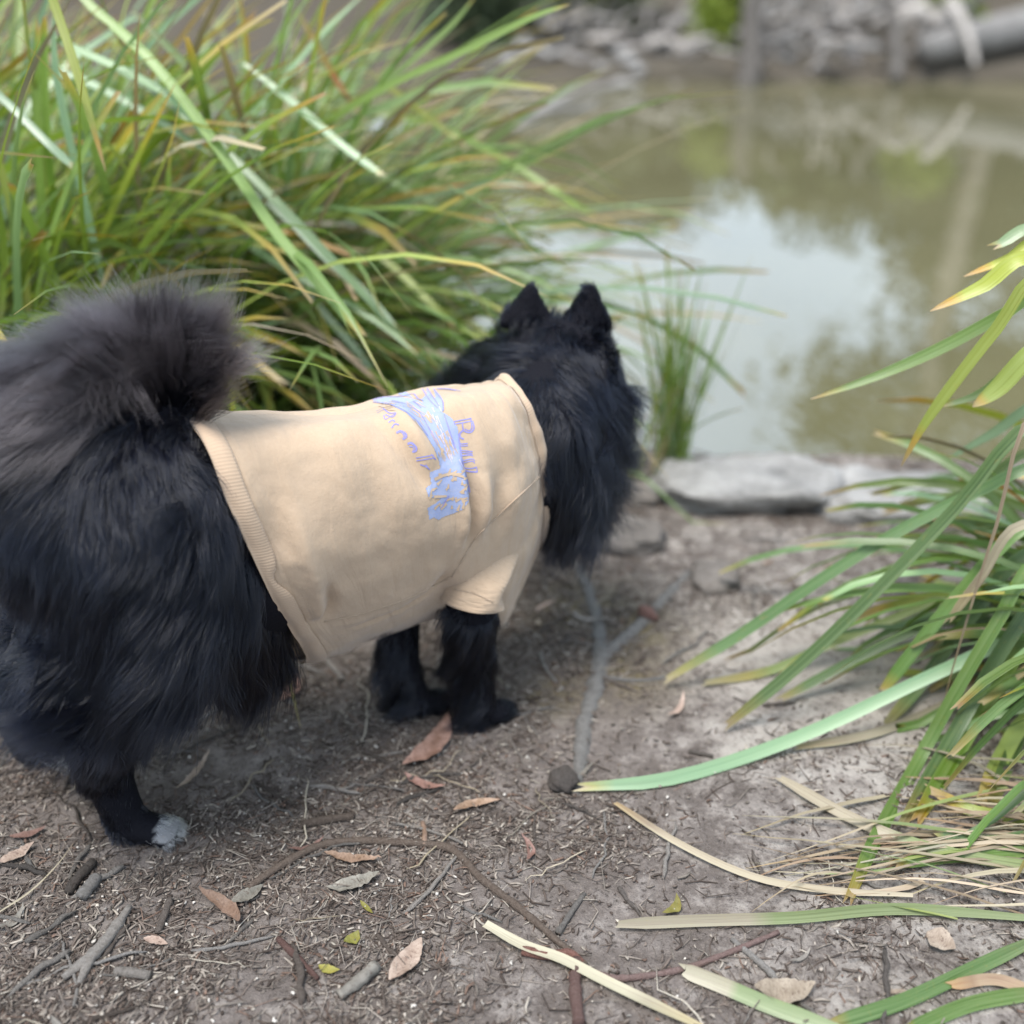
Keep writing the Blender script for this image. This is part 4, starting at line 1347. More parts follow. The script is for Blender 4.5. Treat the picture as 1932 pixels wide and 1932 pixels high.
G = G + GN * DISP[..., None]
GN = grid_normals(G)


def grid_mesh(name, G, closed=True, thick=0.0, nrm=None, uvs=(1, 1)):
    ns, npn = G.shape[:2]
    i = np.arange(ns * npn).reshape(ns, npn)
    if closed:
        j = np.roll(i, -1, 1)
        F = np.stack([i[:-1], j[:-1], j[1:], i[1:]], -1).reshape(-1, 4)
    else:
        F = np.stack([i[:-1, :-1], i[:-1, 1:], i[1:, 1:], i[1:, :-1]], -1).reshape(-1, 4)
    S, P = np.meshgrid(np.linspace(0, uvs[0], ns), np.linspace(0, uvs[1], npn), indexing='ij')
    uv = np.stack([S, P], -1).reshape(-1, 2)
    V = G.reshape(-1, 3)
    if thick > 0:
        n = len(V)
        V = np.vstack([V, (G - nrm * thick).reshape(-1, 3)]); uv = np.vstack([uv, uv])
        E = []
        for row in (0, ns - 1):
            a = i[row]; b = np.roll(a, -1)
            q = np.stack([a, b, b + n, a + n], -1)
            E.append(q if closed else q[:-1])
        if not closed:
            for c in (0, npn - 1):
                a = i[:, c]; E.append(np.stack([a[:-1], a[1:], a[1:] + n, a[:-1] + n], -1))
        F = np.vstack([F, F[:, ::-1] + n] + E)
    return mesh(name, V, F.astype(np.int32), True, uv)


def m_cloth():
    t = NT('tan_cotton_knit')
    uv = t.n('ShaderNodeUVMap').outputs[0]
    pos = t.n('ShaderNodeNewGeometry').outputs['Position']
    mp = t.n('ShaderNodeMapping'); t.set(mp.inputs[0], uv); mp.inputs['Scale'].default_value = (430, 760, 1)
    n0 = t.noise(mp.outputs[0], 1.0, 2, 0.6)
    n1 = t.noise(pos, 30, 5, 0.6); n2 = t.noise(pos, 420, 4, 0.75)
    c = t.ramp(n1, [(0.3, (0.425, 0.318, 0.222)), (0.7, (0.475, 0.358, 0.255))])
    n3 = t.noise(pos, 190, 5, 0.7)
    c = t.mix(t.mapr(n2, 0.35, 0.7, 0.0, 0.30), c, (0.38, 0.275, 0.19))
    c = t.mix(t.mapr(n3, 0.42, 0.68, 0.0, 0.28), c, (0.395, 0.285, 0.195))
    mpw = t.n('ShaderNodeMapping'); t.set(mpw.inputs[0], uv); mpw.inputs['Scale'].default_value = (26, 9, 1); mpw.inputs['Rotation'].default_value = (0, 0, .45)
    wr = t.noise(mpw.outputs[0], 1.0, 4, 0.5, .6)
    h = t.math('ADD', t.math('MULTIPLY', wr, 3.2), t.math('ADD', t.math('MULTIPLY', n0, 0.25), t.math('MULTIPLY', n3, 0.55)))
    p = t.n('ShaderNodeBsdfPrincipled')
    t.set(p.inputs['Base Color'], c); p.inputs['Roughness'].default_value = 0.95; p.inputs['Specular IOR Level'].default_value = 0.1
    p.inputs['Sheen Weight'].default_value = 0.25; p.inputs['Sheen Roughness'].default_value = 0.5
    t.set(p.inputs['Normal'], t.bump(h, 0.5, 0.0020))
    return t.done(p.outputs[0])


def m_rib(freq):
    t = NT('tan_rib_knit')
    uv = t.n('ShaderNodeUVMap').outputs[0]
    sp_ = t.n('ShaderNodeSeparateXYZ'); t.set(sp_.inputs[0], uv)
    pos = t.n('ShaderNodeNewGeometry').outputs['Position']
    w = t.math('SINE', t.math('MULTIPLY', sp_.outputs[1], freq))
    n2 = t.noise(pos, 420, 4, 0.75)
    c = t.mix(t.mapr(w, -1, 0.6), (0.435, 0.316, 0.224), (0.45, 0.338, 0.24))
    c = t.mix(t.mapr(n2, 0.35, 0.7, 0.0, 0.25), c, (0.40, 0.29, 0.20))
    p = t.principled(c, 0.95, 0.1, t.bump(t.math('ADD', w, t.math('MULTIPLY', n2, .8)), 0.22, 0.0007), Sheen_Weight=0.2)
    return t.done(p)


M['cloth'] = m_cloth()
M['rib'] = m_rib(2 * math.pi * 270)


def plain_print(name, c):
    t = NT(name)
    pos = t.n('ShaderNodeNewGeometry').outputs['Position']
    n = t.noise(pos, 500, 4, .7); n1 = t.noise(pos, 130, 4, .6)
    col = t.mix(t.mapr(n, .4, .75, 0, .40), c, (0.44, 0.36, 0.30))
    col = t.mix(t.mapr(n1, .4, .7, 0, .3), col, (0.28, 0.34, 0.60))
    return t.done(t.principled(col, .85, .15, t.bump(n, .3, .001)))


M['print_blue'] = plain_print('print_light_blue', (0.265, 0.32, 0.49))
M['print_violet'] = plain_print('print_violet_line', (0.22, 0.21, 0.50))
M['print_pale'] = plain_print('print_pale_lilac', (0.45, 0.42, 0.62))

# ---- body: one surface from rounded limbs, blended together
PR = []          # a, b, ra, rb, label


def limb_(label, *pts):
    """chain of (point, radius)"""
    for (a, ra), (b, rb) in zip(pts[:-1], pts[1:]):
        PR.append((np.asarray(a, float), np.asarray(b, float), ra, rb, label))


def ball(label, a, r): PR.append((np.asarray(a, float), np.asarray(a, float) + 1e-4, r, r, label))


TORSO, RUMP, TAIL, HEAD, EAR, RUFF, FLEG, HLEG, PAW, WPAW, NECK, MUZZLE = range(12)
ci = [CEN[int(q * (NS - 1))] for q in (0.02, .25, .5, .72, .88)]
limb_(TORSO, (ci[0], .078), (ci[1], .078), (ci[2], .080), (ci[3], .078), (ci[4], .056))
hip = dogp(250, 905, 0.0)
limb_(RUMP, (ci[0], .078), (hip, .085))
limb_(RUMP, (hip, .085), (dogp(160, 960, 0.0), .080))
# thighs
limb_(RUMP, (dogp(330, 960, .03), .074), (dogp(400, 1090, .035), .058), (dogp(470, 1190, .015), .042))
rp = gpt(262, 1578); lp = gpt(80, 1440)
limb_(RUMP, (dogp(260, 990, .05), .075), (dogp(300, 1150, .065), .062))
limb_(RUMP, (dogp(260, 1000, .05), .070), (dogp(190, 1230, .04), .058))
limb_(RUMP, (dogp(220, 990, -.05), .075), (dogp(170, 1180, -.06), .060))
hock = rp + np.array([-.028, .012, .085])
limb_(HLEG, (dogp(260, 1180, .055), .050), (dogp(215, 1330, .04), .034), (hock, .025))
limb_(HLEG, (hock, .025), (rp + np.array([-.012, .004, .03]), .0205))
limb_(WPAW, (rp + np.array([-.012, .002, .016]), .019), (rp + np.array([.018, -.002, .013]), .016))
for k in (-1.1, -.35, .35, 1.1):
    a = math.radians(-2) + k * .3
    dr = np.array([math.cos(a), math.sin(a), 0])
    limb_(WPAW, (rp + np.array([.014, -.002 + k * .008, .013]), .0095), (rp + np.array([.024, -.002 + k * .009, .008]) + dr * (.016 - .003 * abs(k)), .0080))
hock2 = lp + np.array([-.03, .015, .085])
limb_(HLEG, (dogp(170, 1180, -.06), .050), (dogp(110, 1320, -.07), .034), (hock2, .021), (lp + np.array([-.012, .004, .03]), .018))
limb_(WPAW, (lp + np.array([-.012, .004, .016]), .017), (lp + np.array([.022, .004, .012]), .015))
# front legs
fp = gpt(915, 1372); fq = gpt(800, 1352)
limb_(FLEG, (dogp(905, 1060, .040), .020), (dogp(890, 1125, .058), .028), (fp + np.array([-.014, .012, .095]), .0225), (fp + np.array([-.005, .004, .030]), .018))
limb_(PAW, (fp + np.array([-.004, .006, .015]), .016), (fp + np.array([.016, .016, .012]), .015))
for k in (-1, -.3, .4, 1):
    limb_(PAW, (fp + np.array([.014, .014 + k * .008, .011]), .0075), (fp + np.array([.028, .022 + k * .009, .008]), .0065))
limb_(FLEG, (dogp(850, 1060, -.040), .020), (dogp(735, 1180, -.02), .032), (fq + np.array([-.030, .010, .085]), .0215), (fq + np.array([-.010, .004, .028]), .017))
limb_(PAW, (fq + np.array([-.006, .006, .015]), .016), (fq + np.array([.014, .016, .012]), .015))
for k in (-1, -.3, .4, 1):
    limb_(PAW, (fq + np.array([.012, .014 + k * .008, .011]), .0075), (fq + np.array([.026, .022 + k * .009, .008]), .0065))
# neck, head
skull = on_y(1052, 700, 1.250)
HF = unit(np.array([.33, .86, -.26]))           # the way the face points
HR = unit(np.cross(HF, UP)); HU = np.cross(HR, HF)
neck0 = dogp(940, 845, .0)
limb_(NECK, (neck0, .042), (dogp(1010, 812, -.008), .058), (skull - HF * .03 - HU * .03, .056))
limb_(RUFF, (dogp(1048, 860, .0), .052), (dogp(1072, 930, .0), .044))
limb_(RUFF, (on_y(1075, 770, 1.235), .056), (on_y(1085, 900, 1.225), .044))
limb_(RUFF, (on_y(1100, 760, 1.25), .036), (on_y(1118, 830, 1.25), .027))
limb_(HEAD, (skull - HR * .024, .042), (skull + HR * .024, .042))
limb_(NECK, (on_y(850, 748, 1.31), .018), (on_y(905, 742, 1.295), .028), (on_y(955, 715, 1.28), .040), (on_y(1000, 700, 1.265), .042))
limb_(HEAD, (on_y(1092, 680, 1.258), .041), (on_y(1108, 735, 1.255), .034))
ball(HEAD, skull, .050)
limb_(HEAD, (skull + HU * .004, .050), (skull + HF * .022, .048))
limb_(MUZZLE, (skull + HF * .03 - HU * .012, .036), (skull + HF * .075 - HU * .026, .020), (skull + HF * .092 - HU * .028, .016))
EARS = []
for sx, tip, base_l, base_r in ((-1, (1004, 531), (946, 606), (1040, 608)), (1, (1115, 531), (1064, 610), (1150, 614))):
    yy = 1.262
    T, A, B = on_y(*tip, yy - .004), on_y(*base_l, yy), on_y(*base_r, yy)
    mid = (A + B) / 2
    tt = T - unit(T - mid) * .012
    for w in (0.1, .35, .65, .9):
        limb_(EAR, (A * (1 - w) + B * w, .010), (tt, .0072))
    limb_(EAR, (mid - HF * .008, .012), (tt * .55 + mid * .45 - HF * .004, .006))
    EARS.append((T, A, B))
# tail: rises from the croup, arches and folds over the back
TAILC = [dogp(185, 925, .0), dogp(100, 880, -.01), dogp(95, 810, -.01), dogp(175, 755, .0), dogp(275, 725, .01), dogp(350, 728, .02)]
tc = spline(np.array(TAILC), 12)
tr_ = np.interp(np.linspace(0, 1, 12), [0, .3, .7, 1], [.036, .040, .034, .016])
limb_(TAIL, *[(tc[i], tr_[i]) for i in range(12)])

lo = np.array([-.72, .66, -.012]); hi = np.array([.30, 1.50, .60]); VS = .0062
dims = np.ceil((hi - lo) / VS).astype(int)
gx, gy, gz = [lo[k] + np.arange(dims[k]) * VS for k in range(3)]
XX = np.stack(np.meshgrid(gx, gy, gz, indexing='ij'), -1).astype(np.float32)


def cone_d(P, a, b, ra, rb):
    ab = b - a
    t = np.clip(((P - a) @ ab) / (ab @ ab), 0, 1)
    return np.linalg.norm(P - a - t[..., None] * ab, axis=-1) - (ra + (rb - ra) * t)


FLD = np.full(tuple(dims), 1.0, np.float32)
for a, b, ra, rb, lab in PR:
    m = max(ra, rb) + .06
    l0 = np.maximum(np.floor((np.minimum(a, b) - m - lo) / VS).astype(int), 0); h0 = np.minimum(np.ceil((np.maximum(a, b) + m - lo) / VS).astype(int), dims)
    sl = tuple(slice(p, q) for p, q in zip(l0, h0))
    d = cone_d(XX[sl], a.astype(np.float32), b.astype(np.float32), ra, rb)
    k = .004 if lab in (EAR, PAW, WPAW) else (.012 if lab in (TAIL, FLEG, HLEG, MUZZLE) else .024)
    f0 = FLD[sl]
    hh = np.clip(.5 + .5 * (f0 - d) / k, 0, 1)
    FLD[sl] = f0 * (1 - hh) + d * hh - k * hh * (1 - hh)
import openvdb
grid = openvdb.FloatGrid(1.0)
grid.copyFromArray(FLD)
bv, bq = grid.convertToQuads(isovalue=0.0)
bv = np.array(bv) * VS + lo
bq = np.array(bq)[:, ::-1].astype(np.int32)
dog_base = np.array([-.2, 1.0, 0.0])
# the body stays under the cloth
gk = kdtree.KDTree(NS * NPHI)
for i_, p_ in enumerate(G.reshape(-1, 3)): gk.insert(Vector(p_), i_)
gk.balance()
gflat, nflat = G.reshape(-1, 3), GN.reshape(-1, 3)
lab_p = np.array([p[4] for p in PR])
for i_ in range(len(bv)):
    _, j_, dd = gk.find(Vector(bv[i_]))
    s_ = (j_ // NPHI) / (NS - 1)
    if dd < .06 and .015 < s_ < .985:
        d_ = np.dot(bv[i_] - gflat[j_], nflat[j_])
        if -.007 < d_ < .05 and (bv[i_][2] > .165 or s_ < .5):
            bv[i_] -= nflat[j_] * (d_ + .009)


def m_skin():
    t = NT('black_undercoat')
    pos = t.n('ShaderNodeNewGeometry').outputs['Position']
    n = t.noise(pos, 220, 4, .7)
    at = t.n('ShaderNodeVertexColor', layer_name='Col').outputs[0]
    return t.done(t.principled(at, 0.8, 0.12, t.bump(n, .6, .003)))


M['skin'] = m_skin()
bcol = np.tile([.006, .006, .009], (len(bv), 1))
for p0 in (rp, lp):
    q = bv - p0
    bcol[(q[:, 0] > .026) & (np.linalg.norm(q, axis=1) < .085) & (q[:, 2] > .011) & (q[:, 2] < .06) & (np.abs(q[:, 1]) < .05)] = (.22, .22, .225)
dog = link('dog', mesh('dog', bv - dog_base, bq, True, None, bcol), M['skin'])
dog.location = dog_base
tag(dog, 'fluffy black dog in a tan shirt standing at the pond with its back turned', 'dog')
bpy.context.view_layer.update()


def kid(name, me, mat, parent=dog, label=None):
    """a part given in scene coordinates: moved into the dog's own"""
    me.transform(__import__('mathutils').Matrix.Translation(Vector([-float(c) for c in dog_base])))
    o = link(name, me, M[mat] if mat else None, parent)
    if label: o['label'] = label
    return o


shirt = kid('shirt', grid_mesh('shirt', G, True, .0016, GN, (1.0, 1.0)), 'cloth', dog, 'tan cotton dog shirt with a blue tree print and rib hem')

# ---- rib hem, collar, sleeve
bw = .074 * (1 - .55 * np.exp(-((np.arange(NPHI) / NPHI - near_line(514, 1088)[1]) / .018) ** 2))     # pinched in one spot
rows = []
for r in np.linspace(0, 1, 9):
    s = np.clip(bw * r, 0, .2) * (NS - 1)
    i0 = np.floor(s).astype(int); fr = (s - i0)[:, None]
    k = np.arange(NPHI)
    p = G[i0, k] * (1 - fr) + G[i0 + 1, k] * fr
    n_ = GN[i0, k]
    bul = .0016 + .0026 * math.sin(math.pi * min(max(r, .04), .96)) ** .6
    rows.append(p + n_ * bul)
HB = np.array(rows)
HB[0] -= (G[1] - G[0]) * 1.0
kid('hem_band', grid_mesh('hem_band', HB, True, .004, grid_normals(HB), (1.0, 1.0)), 'rib', shirt)
rows = []
for r in np.linspace(0, 1, 7):
    s = (NS - 1) - (1 - r) * 5.5
    i0 = min(int(s), NS - 2); fr = s - i0
    p = G[i0] * (1 - fr) + G[i0 + 1] * fr
    rows.append(p + GN[i0] * (.0012 + .0026 * math.sin(math.pi * r)) + (FWD * .006 + UP * .004) * r)
CB = np.array(rows)
kid('collar', grid_mesh('collar', CB, True, .002, grid_normals(CB), (1.0, 0.7)), 'rib', shirt)


def sleeve(stations, name):
    """stations: centre, half extent along the dog, half extent sideways"""
    R = []
    nph = 64
    C = spline(np.array([s[0] for s in stations]), 26)
    hx = np.interp(np.linspace(0, 1, 26), np.linspace(0, 1, len(stations)), [s[1] for s in stations])
    hy = np.interp(np.linspace(0, 1, 26), np.linspace(0, 1, len(stations)), [s[2] for s in stations])
    T = unit(np.gradient(C, axis=0))
    a = np.linspace(0, 2 * math.pi, nph, endpoint=False)
    for i in range(26):
        ex = unit(FWD - T[i] * np.dot(FWD, T[i])); ey = unit(RGT - T[i] * np.dot(RGT, T[i]))
        ca, sa = np.cos(a), np.sin(a)
        x = np.sign(ca) * np.abs(ca) ** .8 * hx[i]; y = np.sign(sa) * np.abs(sa) ** .8 * hy[i]
        w = 1 + .05 * np.sin(a * 3 + i * .22) + .03 * np.sin(a * 5 - i * .3)
        R.append(C[i] + (x * w)[:, None] * ex + (y * w)[:, None] * ey)
    R = np.array(R)
    return R


SL = sleeve([(dogp(945, 985, .030), .020, .022), (dogp(915, 1045, .052), .024, .034), (dogp(893, 1095, .066), .026, .038), (dogp(886, 1136, .070), .030, .041)], 'sleeve')
sl_o = kid('sleeve', grid_mesh('sleeve', SL, True, .0018, grid_normals(SL)), 'cloth', shirt)
SL2 = sleeve([(dogp(940, 960, -.050), .036, .030), (dogp(890, 1030, -.062), .037, .034), (dogp(850, 1085, -.066), .034, .034), (dogp(830, 1120, -.068), .033, .034)], 'sleeve')
kid('sleeve', grid_mesh('sleeve', SL2, True, .0018, grid_normals(SL2)), 'cloth', shirt)

# ---- seams and print follow the cloth
iG = np.arange(NS * NPHI).reshape(NS, NPHI); jG = np.roll(iG, -1, 1)
FG = np.stack([iG[:-1], jG[:-1], jG[1:], iG[1:]], -1).reshape(-1, 4)
shirt_bvh = BVHTree.FromPolygons([tuple(p) for p in G.reshape(-1, 3)], FG.tolist())
iS = np.arange(26 * 64).reshape(26, 64); jS = np.roll(iS, -1, 1)
FS = np.stack([iS[:-1], jS[:-1], jS[1:], iS[1:]], -1).reshape(-1, 4)
off = NS * NPHI
both_bvh = BVHTree.FromPolygons([tuple(p) for p in G.reshape(-1, 3)] + [tuple(p) for p in SL.reshape(-1, 3)], FG.tolist() + (FS + off).tolist())


def on_shirt(px, py, bvh=shirt_bvh, lift=.0005):
    d = unit(ray(px, py))
    h = bvh.ray_cast(Vector(CAM), Vector(d))
    if h[0] is None: return None
    n = np.array(h[1]); n = n if np.dot(n, d) < 0 else -n
    return np.array(h[0]) + n * lift, n


def seam(pts, name='seam', r=.0009):
    P = spline(np.array(pts, float), 40)
    Q = [on_shirt(a, b, both_bvh, .0004) for a, b in P]
    Q = np.array([q[0] for q in Q if q is not None])
    v, f, u = tube(Q, r, 6)
    return kid(name, mesh(name, v, f, True, u), 'cloth', shirt)


seam([(1024, 893), (985, 930), (940, 972), (897, 1016), (868, 1062), (853, 1088)])
seam([(612, 1172), (680, 1158), (760, 1132), (820, 1104), (850, 1088)])
seam([(858, 1112), (895, 1120), (930, 1136)], r=.0006)


def zp(x, y):      # place on the shirt, read from an enlarged detail
    return ((680 + x * 260 / 1732) / 1.00725, (710 + y * 290 / 1932) / 1.00725)


def stroke_geo(pts, w0, w1=None, n=None, lift=.0007):
    lift = lift * .55
    w1 = w0 if w1 is None else w1
    P = np.array([zp(*p) for p in pts], float)
    if len(P) > 2: P = spline(P, n or max(8, 5 * len(P)))
    else: P = np.linspace(P[0], P[1], n or 6)
    Q = [on_shirt(a, b, shirt_bvh, lift) for a, b in P]
    Q = [q for q in Q if q is not None]
    if len(Q) < 2: return None
    C = np.array([q[0] for q in Q]); N_ = np.array([q[1] for q in Q])
    T = unit(np.gradient(C, axis=0)); S = unit(np.cross(N_, T))
    w = np.linspace(w0, w1, len(C)) / 2
    V = np.vstack([C - S * w[:, None], C + S * w[:, None]]); n = len(C)
    F = [(i, i + 1, n + i + 1, n + i) for i in range(n - 1)]
    return V, F, np.zeros((2 * n, 2))


def patch_geo(outline, lift=.0006, step=10):
    lift = lift * .5
    """a filled shape, cut into small cells so that it follows the cloth"""
    O = np.array(outline, float)
    x0, y0 = O.min(0); x1, y1 = O.max(0)
    xs = np.arange(x0, x1 + step, step); ys = np.arange(y0, y1 + step, step)

    def inside(p):
        c = False; j = len(O) - 1
        for i in range(len(O)):
            if (O[i][1] > p[1]) != (O[j][1] > p[1]) and p[0] < (O[j][0] - O[i][0]) * (p[1] - O[i][1]) / (O[j][1] - O[i][1]) + O[i][0]: c = not c
            j = i
        return c
    V, F, idx = [], [], {}

    def vert(a, b):
        k = (a, b)
        if k not in idx:
            q = on_shirt(*zp(xs[a], ys[b]), shirt_bvh, lift)
            idx[k] = -1 if q is None else len(V)
            if q is not None: V.append(q[0])
        return idx[k]
    for a in range(len(xs) - 1):
        for b in range(len(ys) - 1):
            if inside((xs[a] + step / 2, ys[b] + step / 2)):
                q = [vert(a, b), vert(a + 1, b), vert(a + 1, b + 1), vert(a, b + 1)]
                if min(q) >= 0: F.append(tuple(q))
    return np.array(V), F, np.zeros((len(V), 2))


prs = np.random.default_rng(4)
trunk_o = [(180, 340), (330, 300), (560, 300), (740, 330), (900, 420), (1040, 480), (1090, 500), (1180, 560), (1260, 680), (1300, 900), (1330, 1120), (1370, 1300), (1420, 1450),
           (1400, 1620), (1330, 1720), (1180, 1780), (1090, 1810), (1020, 1850), (960, 1820), (905, 1850), (880, 1700), (970, 1650), (1060, 1580), (900, 1570), (860, 1450), (930, 1400), (905, 1250), (1040, 1200), (1030, 1120), (960, 940), (870, 800), (760, 640), (600, 490), (420, 400)]
branch_o = [(800, 330), (860, 420), (1000, 500), (1085, 480), (1085, 370), (1050, 290), (1000, 230), (960, 200), (990, 300), (960, 320), (900, 230), (860, 190), (880, 260)]
geos = [patch_geo(trunk_o), patch_geo(branch_o, .0007), patch_geo([(190, 335), (300, 270), (480, 260), (640, 290), (720, 330), (620, 240), (560, 210), (380, 240)], .0006)]
v, f, u = join(geos)
kid('print', mesh('print', v, f, True, u), 'print_blue', shirt, 'blue tree trunk picture printed on the back of the shirt')
gap = []
for i in range(64):                       # bare streaks between the brush strokes
    t = prs.random(); base = np.array([(330, 350), (600, 400), (800, 520), (920, 680), (1040, 900), (1110, 1060)], float)
    c = base[int(t * 5)] * (1 - (t * 5) % 1) + base[int(t * 5) + 1] * ((t * 5) % 1)
    d = unit(base[int(t * 5) + 1] - base[int(t * 5)]); nn = np.array([-d[1], d[0]])
    c = c + nn * prs.normal(0, 50) + (120 if t > .6 else 0) * prs.random() * np.array([1, 0])
    L = prs.uniform(50, 170)
    gap.append(stroke_geo([c - d * L / 2, c + nn * 5, c + d * L / 2], .0016, .0006, lift=.0012))
for i in range(34):
    c = np.array([prs.uniform(920, 1390), prs.uniform(1200, 1720)]); a = prs.normal(-.9, .5); L = prs.uniform(25, 110)
    d = np.array([math.cos(a), math.sin(a)])
    gap.append(stroke_geo([c - d * L / 2, c + d * L / 2], .0032, .0012, lift=.0012))
gap += [stroke_geo([(970, 1340), (1080, 1290), (1200, 1270), (1340, 1310)], .0035, .0025, lift=.0013), stroke_geo([(960, 1560), (1120, 1550)], .003, .002, lift=.0013), stroke_geo([(1040, 1700), (1120, 1640)], .006, .004, lift=.0013)]
v, f, u = join([g for g in gap if g])
kid('print', mesh('print', v, f, True, u), 'cloth', shirt)
lil = []
for i in range(26):
    t = prs.random(); c = np.array([950, 480]) * (1 - t) + np.array([1250, 1150]) * t + prs.normal(0, 45, 2); L = prs.uniform(40, 120)
    d = unit(np.array([300, 670.])); lil.append(stroke_geo([c - d * L / 2, c + d * L / 2], .0016, .0006, lift=.0010))
v, f, u = join([g for g in lil if g])
kid('print', mesh('print', v, f, True, u), 'print_pale', shirt)

vio = []
W = .0011


def both(pts, gapw=26):
    """letter stem drawn as two thin lines"""
    P = np.array(pts, float); d = unit(P[-1] - P[0]); nn = np.array([-d[1], d[0]]) * gapw / 2
    vio.append(stroke_geo(P - nn, W)); vio.append(stroke_geo(P + nn, W))


# line of letters on the shoulder side, read downwards: R i n g
both([(1215, 625), (1440, 585)], 34)
vio.append(stroke_geo([(1420, 560), (1452, 640)], W)); vio.append(stroke_geo([(1212, 600), (1228, 650)], W))
vio.append(stroke_geo([(1450, 600), (1468, 690), (1420, 745), (1340, 720), (1320, 620)], W * 1.4))
vio.append(stroke_geo([(1435, 620), (1442, 680), (1410, 722), (1350, 700)], W))
vio.append(stroke_geo([(1330, 720), (1290, 760), (1300, 810), (1340, 830)], W * 1.6))
both([(1290, 905), (1390, 900)], 26)
both([(1300, 985), (1450, 1000)], 24)
vio.append(stroke_geo([(1300, 1040), (1420, 1030), (1455, 1040)], W * 1.3))
both([(1310, 1120), (1440, 1095), (1480, 1120)], 28)
vio.append(stroke_geo([(1340, 1195), (1430, 1200), (1505, 1185)], W * 1.2)); vio.append(stroke_geo([(1345, 1225), (1430, 1240), (1510, 1245)], W * 1.4))
vio.append(stroke_geo([(1500, 1180), (1512, 1250)], W))
# line of letters behind it: R n o o l
both([(240, 490), (330, 440)], 26); vio.append(stroke_geo([(320, 440), (400, 500), (480, 500), (440, 550), (350, 520)], W * 1.2))
vio.append(stroke_geo([(330, 530), (350, 580), (420, 540), (490, 500)], W))
vio.append(stroke_geo([(390, 620), (440, 590), (470, 610)], W * 1.3)); vio.append(stroke_geo([(430, 690), (470, 640), (520, 650)], W * 1.3))
vio.append(stroke_geo([(490, 750), (540, 730), (600, 760), (612, 800), (570, 830)], W * 2.0)); vio.append(stroke_geo([(500, 735), (560, 745), (590, 800)], W))
vio.append(stroke_geo([(630, 890), (680, 880), (735, 930), (735, 975), (690, 990)], W * 2.0)); vio.append(stroke_geo([(650, 920), (700, 930), (715, 975)], W))
both([(740, 1085), (960, 1050)], 36); vio.append(stroke_geo([(925, 1020), (985, 1090)], W * 1.2))
vio.append(stroke_geo([(790, 1150), (860, 1175), (910, 1215)], W * 1.2)); vio.append(stroke_geo([(860, 1150), (905, 1215)], W))
# thin outlines along the painted tree
for pts in ([(180, 335), (330, 300), (560, 290), (700, 260), (760, 320), (830, 350)], [(190, 365), (420, 400), (600, 480), (760, 620), (880, 790)], [(820, 200), (900, 330), (1010, 440)], [(880, 190), (950, 300), (1030, 420)],
            [(960, 195), (1010, 270), (1070, 350), (1080, 470)], [(430, 345), (620, 395), (780, 500), (900, 700), (1010, 900)], [(700, 350), (760, 400), (800, 440)], [(1270, 760), (1290, 960), (1330, 1150), (1390, 1370), (1415, 1500)],
            [(1000, 195), (1150, 200), (1300, 225)], [(1090, 520), (1150, 700), (1230, 950)], [(1150, 1540), (1050, 1700)]):
    vio.append(stroke_geo(pts, W * 1.1, lift=.0014))
v, f, u = join([g for g in vio if g])
kid('lettering', mesh('lettering', v, f, True, u), 'print_violet', shirt, 'violet outlined letters running down beside the printed tree')

# ---- eyes and nose, on the far side of the head
for s in (-1, 1):
    v, f, u = blob(skull + HF * .047 + HR * s * .022 + HU * .006, .0075, 3, (1, 1, 1), 12, 8, .0)
    kid('eye', mesh('eye', v, f, True, u), 'eye' if 'eye' in M else None, dog)
v, f, u = blob(skull + HF * .106 - HU * .024, .010, 4, (1.1, .9, .8), 12, 8, .05)
kid('nose', mesh('nose', v, f, True, u), None, dog)
t = NT('wet_black'); M['wet'] = t.done(t.principled((.012, .010, .010), .15, .5))
for o in dog.children:
    if o.name.split('.')[0] in ('eye', 'nose'):
        o.data.materials.clear(); o.data.materials.append(M['wet'])
# ------------------------------------------------------------------ fur, strand by strand
tri = np.vstack([bq[:, [0, 1, 2]], bq[:, [0, 2, 3]]])
A_, B_, C_ = bv[tri[:, 0]], bv[tri[:, 1]], bv[tri[:, 2]]
tn = np.cross(B_ - A_, C_ - A_); ta = np.linalg.norm(tn, axis=1) / 2; tn = unit(tn)
vn = np.zeros_like(bv)
for k in range(3): np.add.at(vn, tri[:, k], tn * ta[:, None])
vn = unit(vn)
if np.sum(vn * (bv - bv.mean(0))) < 0: vn, tn = -vn, -tn
HR_ = np.random.default_rng(99)


def sample(n, weight=None):
    p = ta if weight is None else ta * weight
    i = HR_.choice(len(tri), n, p=p / p.sum())
    r1, r2 = np.sqrt(HR_.random(n)), HR_.random(n)
    w = np.stack([1 - r1, r1 * (1 - r2), r1 * r2], -1)
    P = (bv[tri[i]] * w[..., None]).sum(1); N = unit((vn[tri[i]] * w[..., None]).sum(1))
    return P, N


def label_of(P):
    D = np.stack([cone_d(P, a, b, ra, rb) for a, b, ra, rb, _ in PR], -1)
    return np.array([p[4] for p in PR])[D.argmin(-1)]


def field(P, f, seed):
    rg = np.random.default_rng(seed)
    out = np.zeros_like(P)
    for q in range(5):
        k = rg.standard_normal((3, 3)) * f * (1 + .5 * q); ph = rg.random(3) * 6.28
        out += np.sin(P @ k.T + ph) / (1 + .4 * q)
    return out


def covered(P, N):
    """under the shirt: the way out of the body meets the cloth"""
    out = np.zeros(len(P), bool)
    for i in range(len(P)):
        h = shirt_bvh.ray_cast(Vector(P[i] + N[i] * -.004), Vector(N[i]), .075)
        out[i] = h[0] is not None
    return out


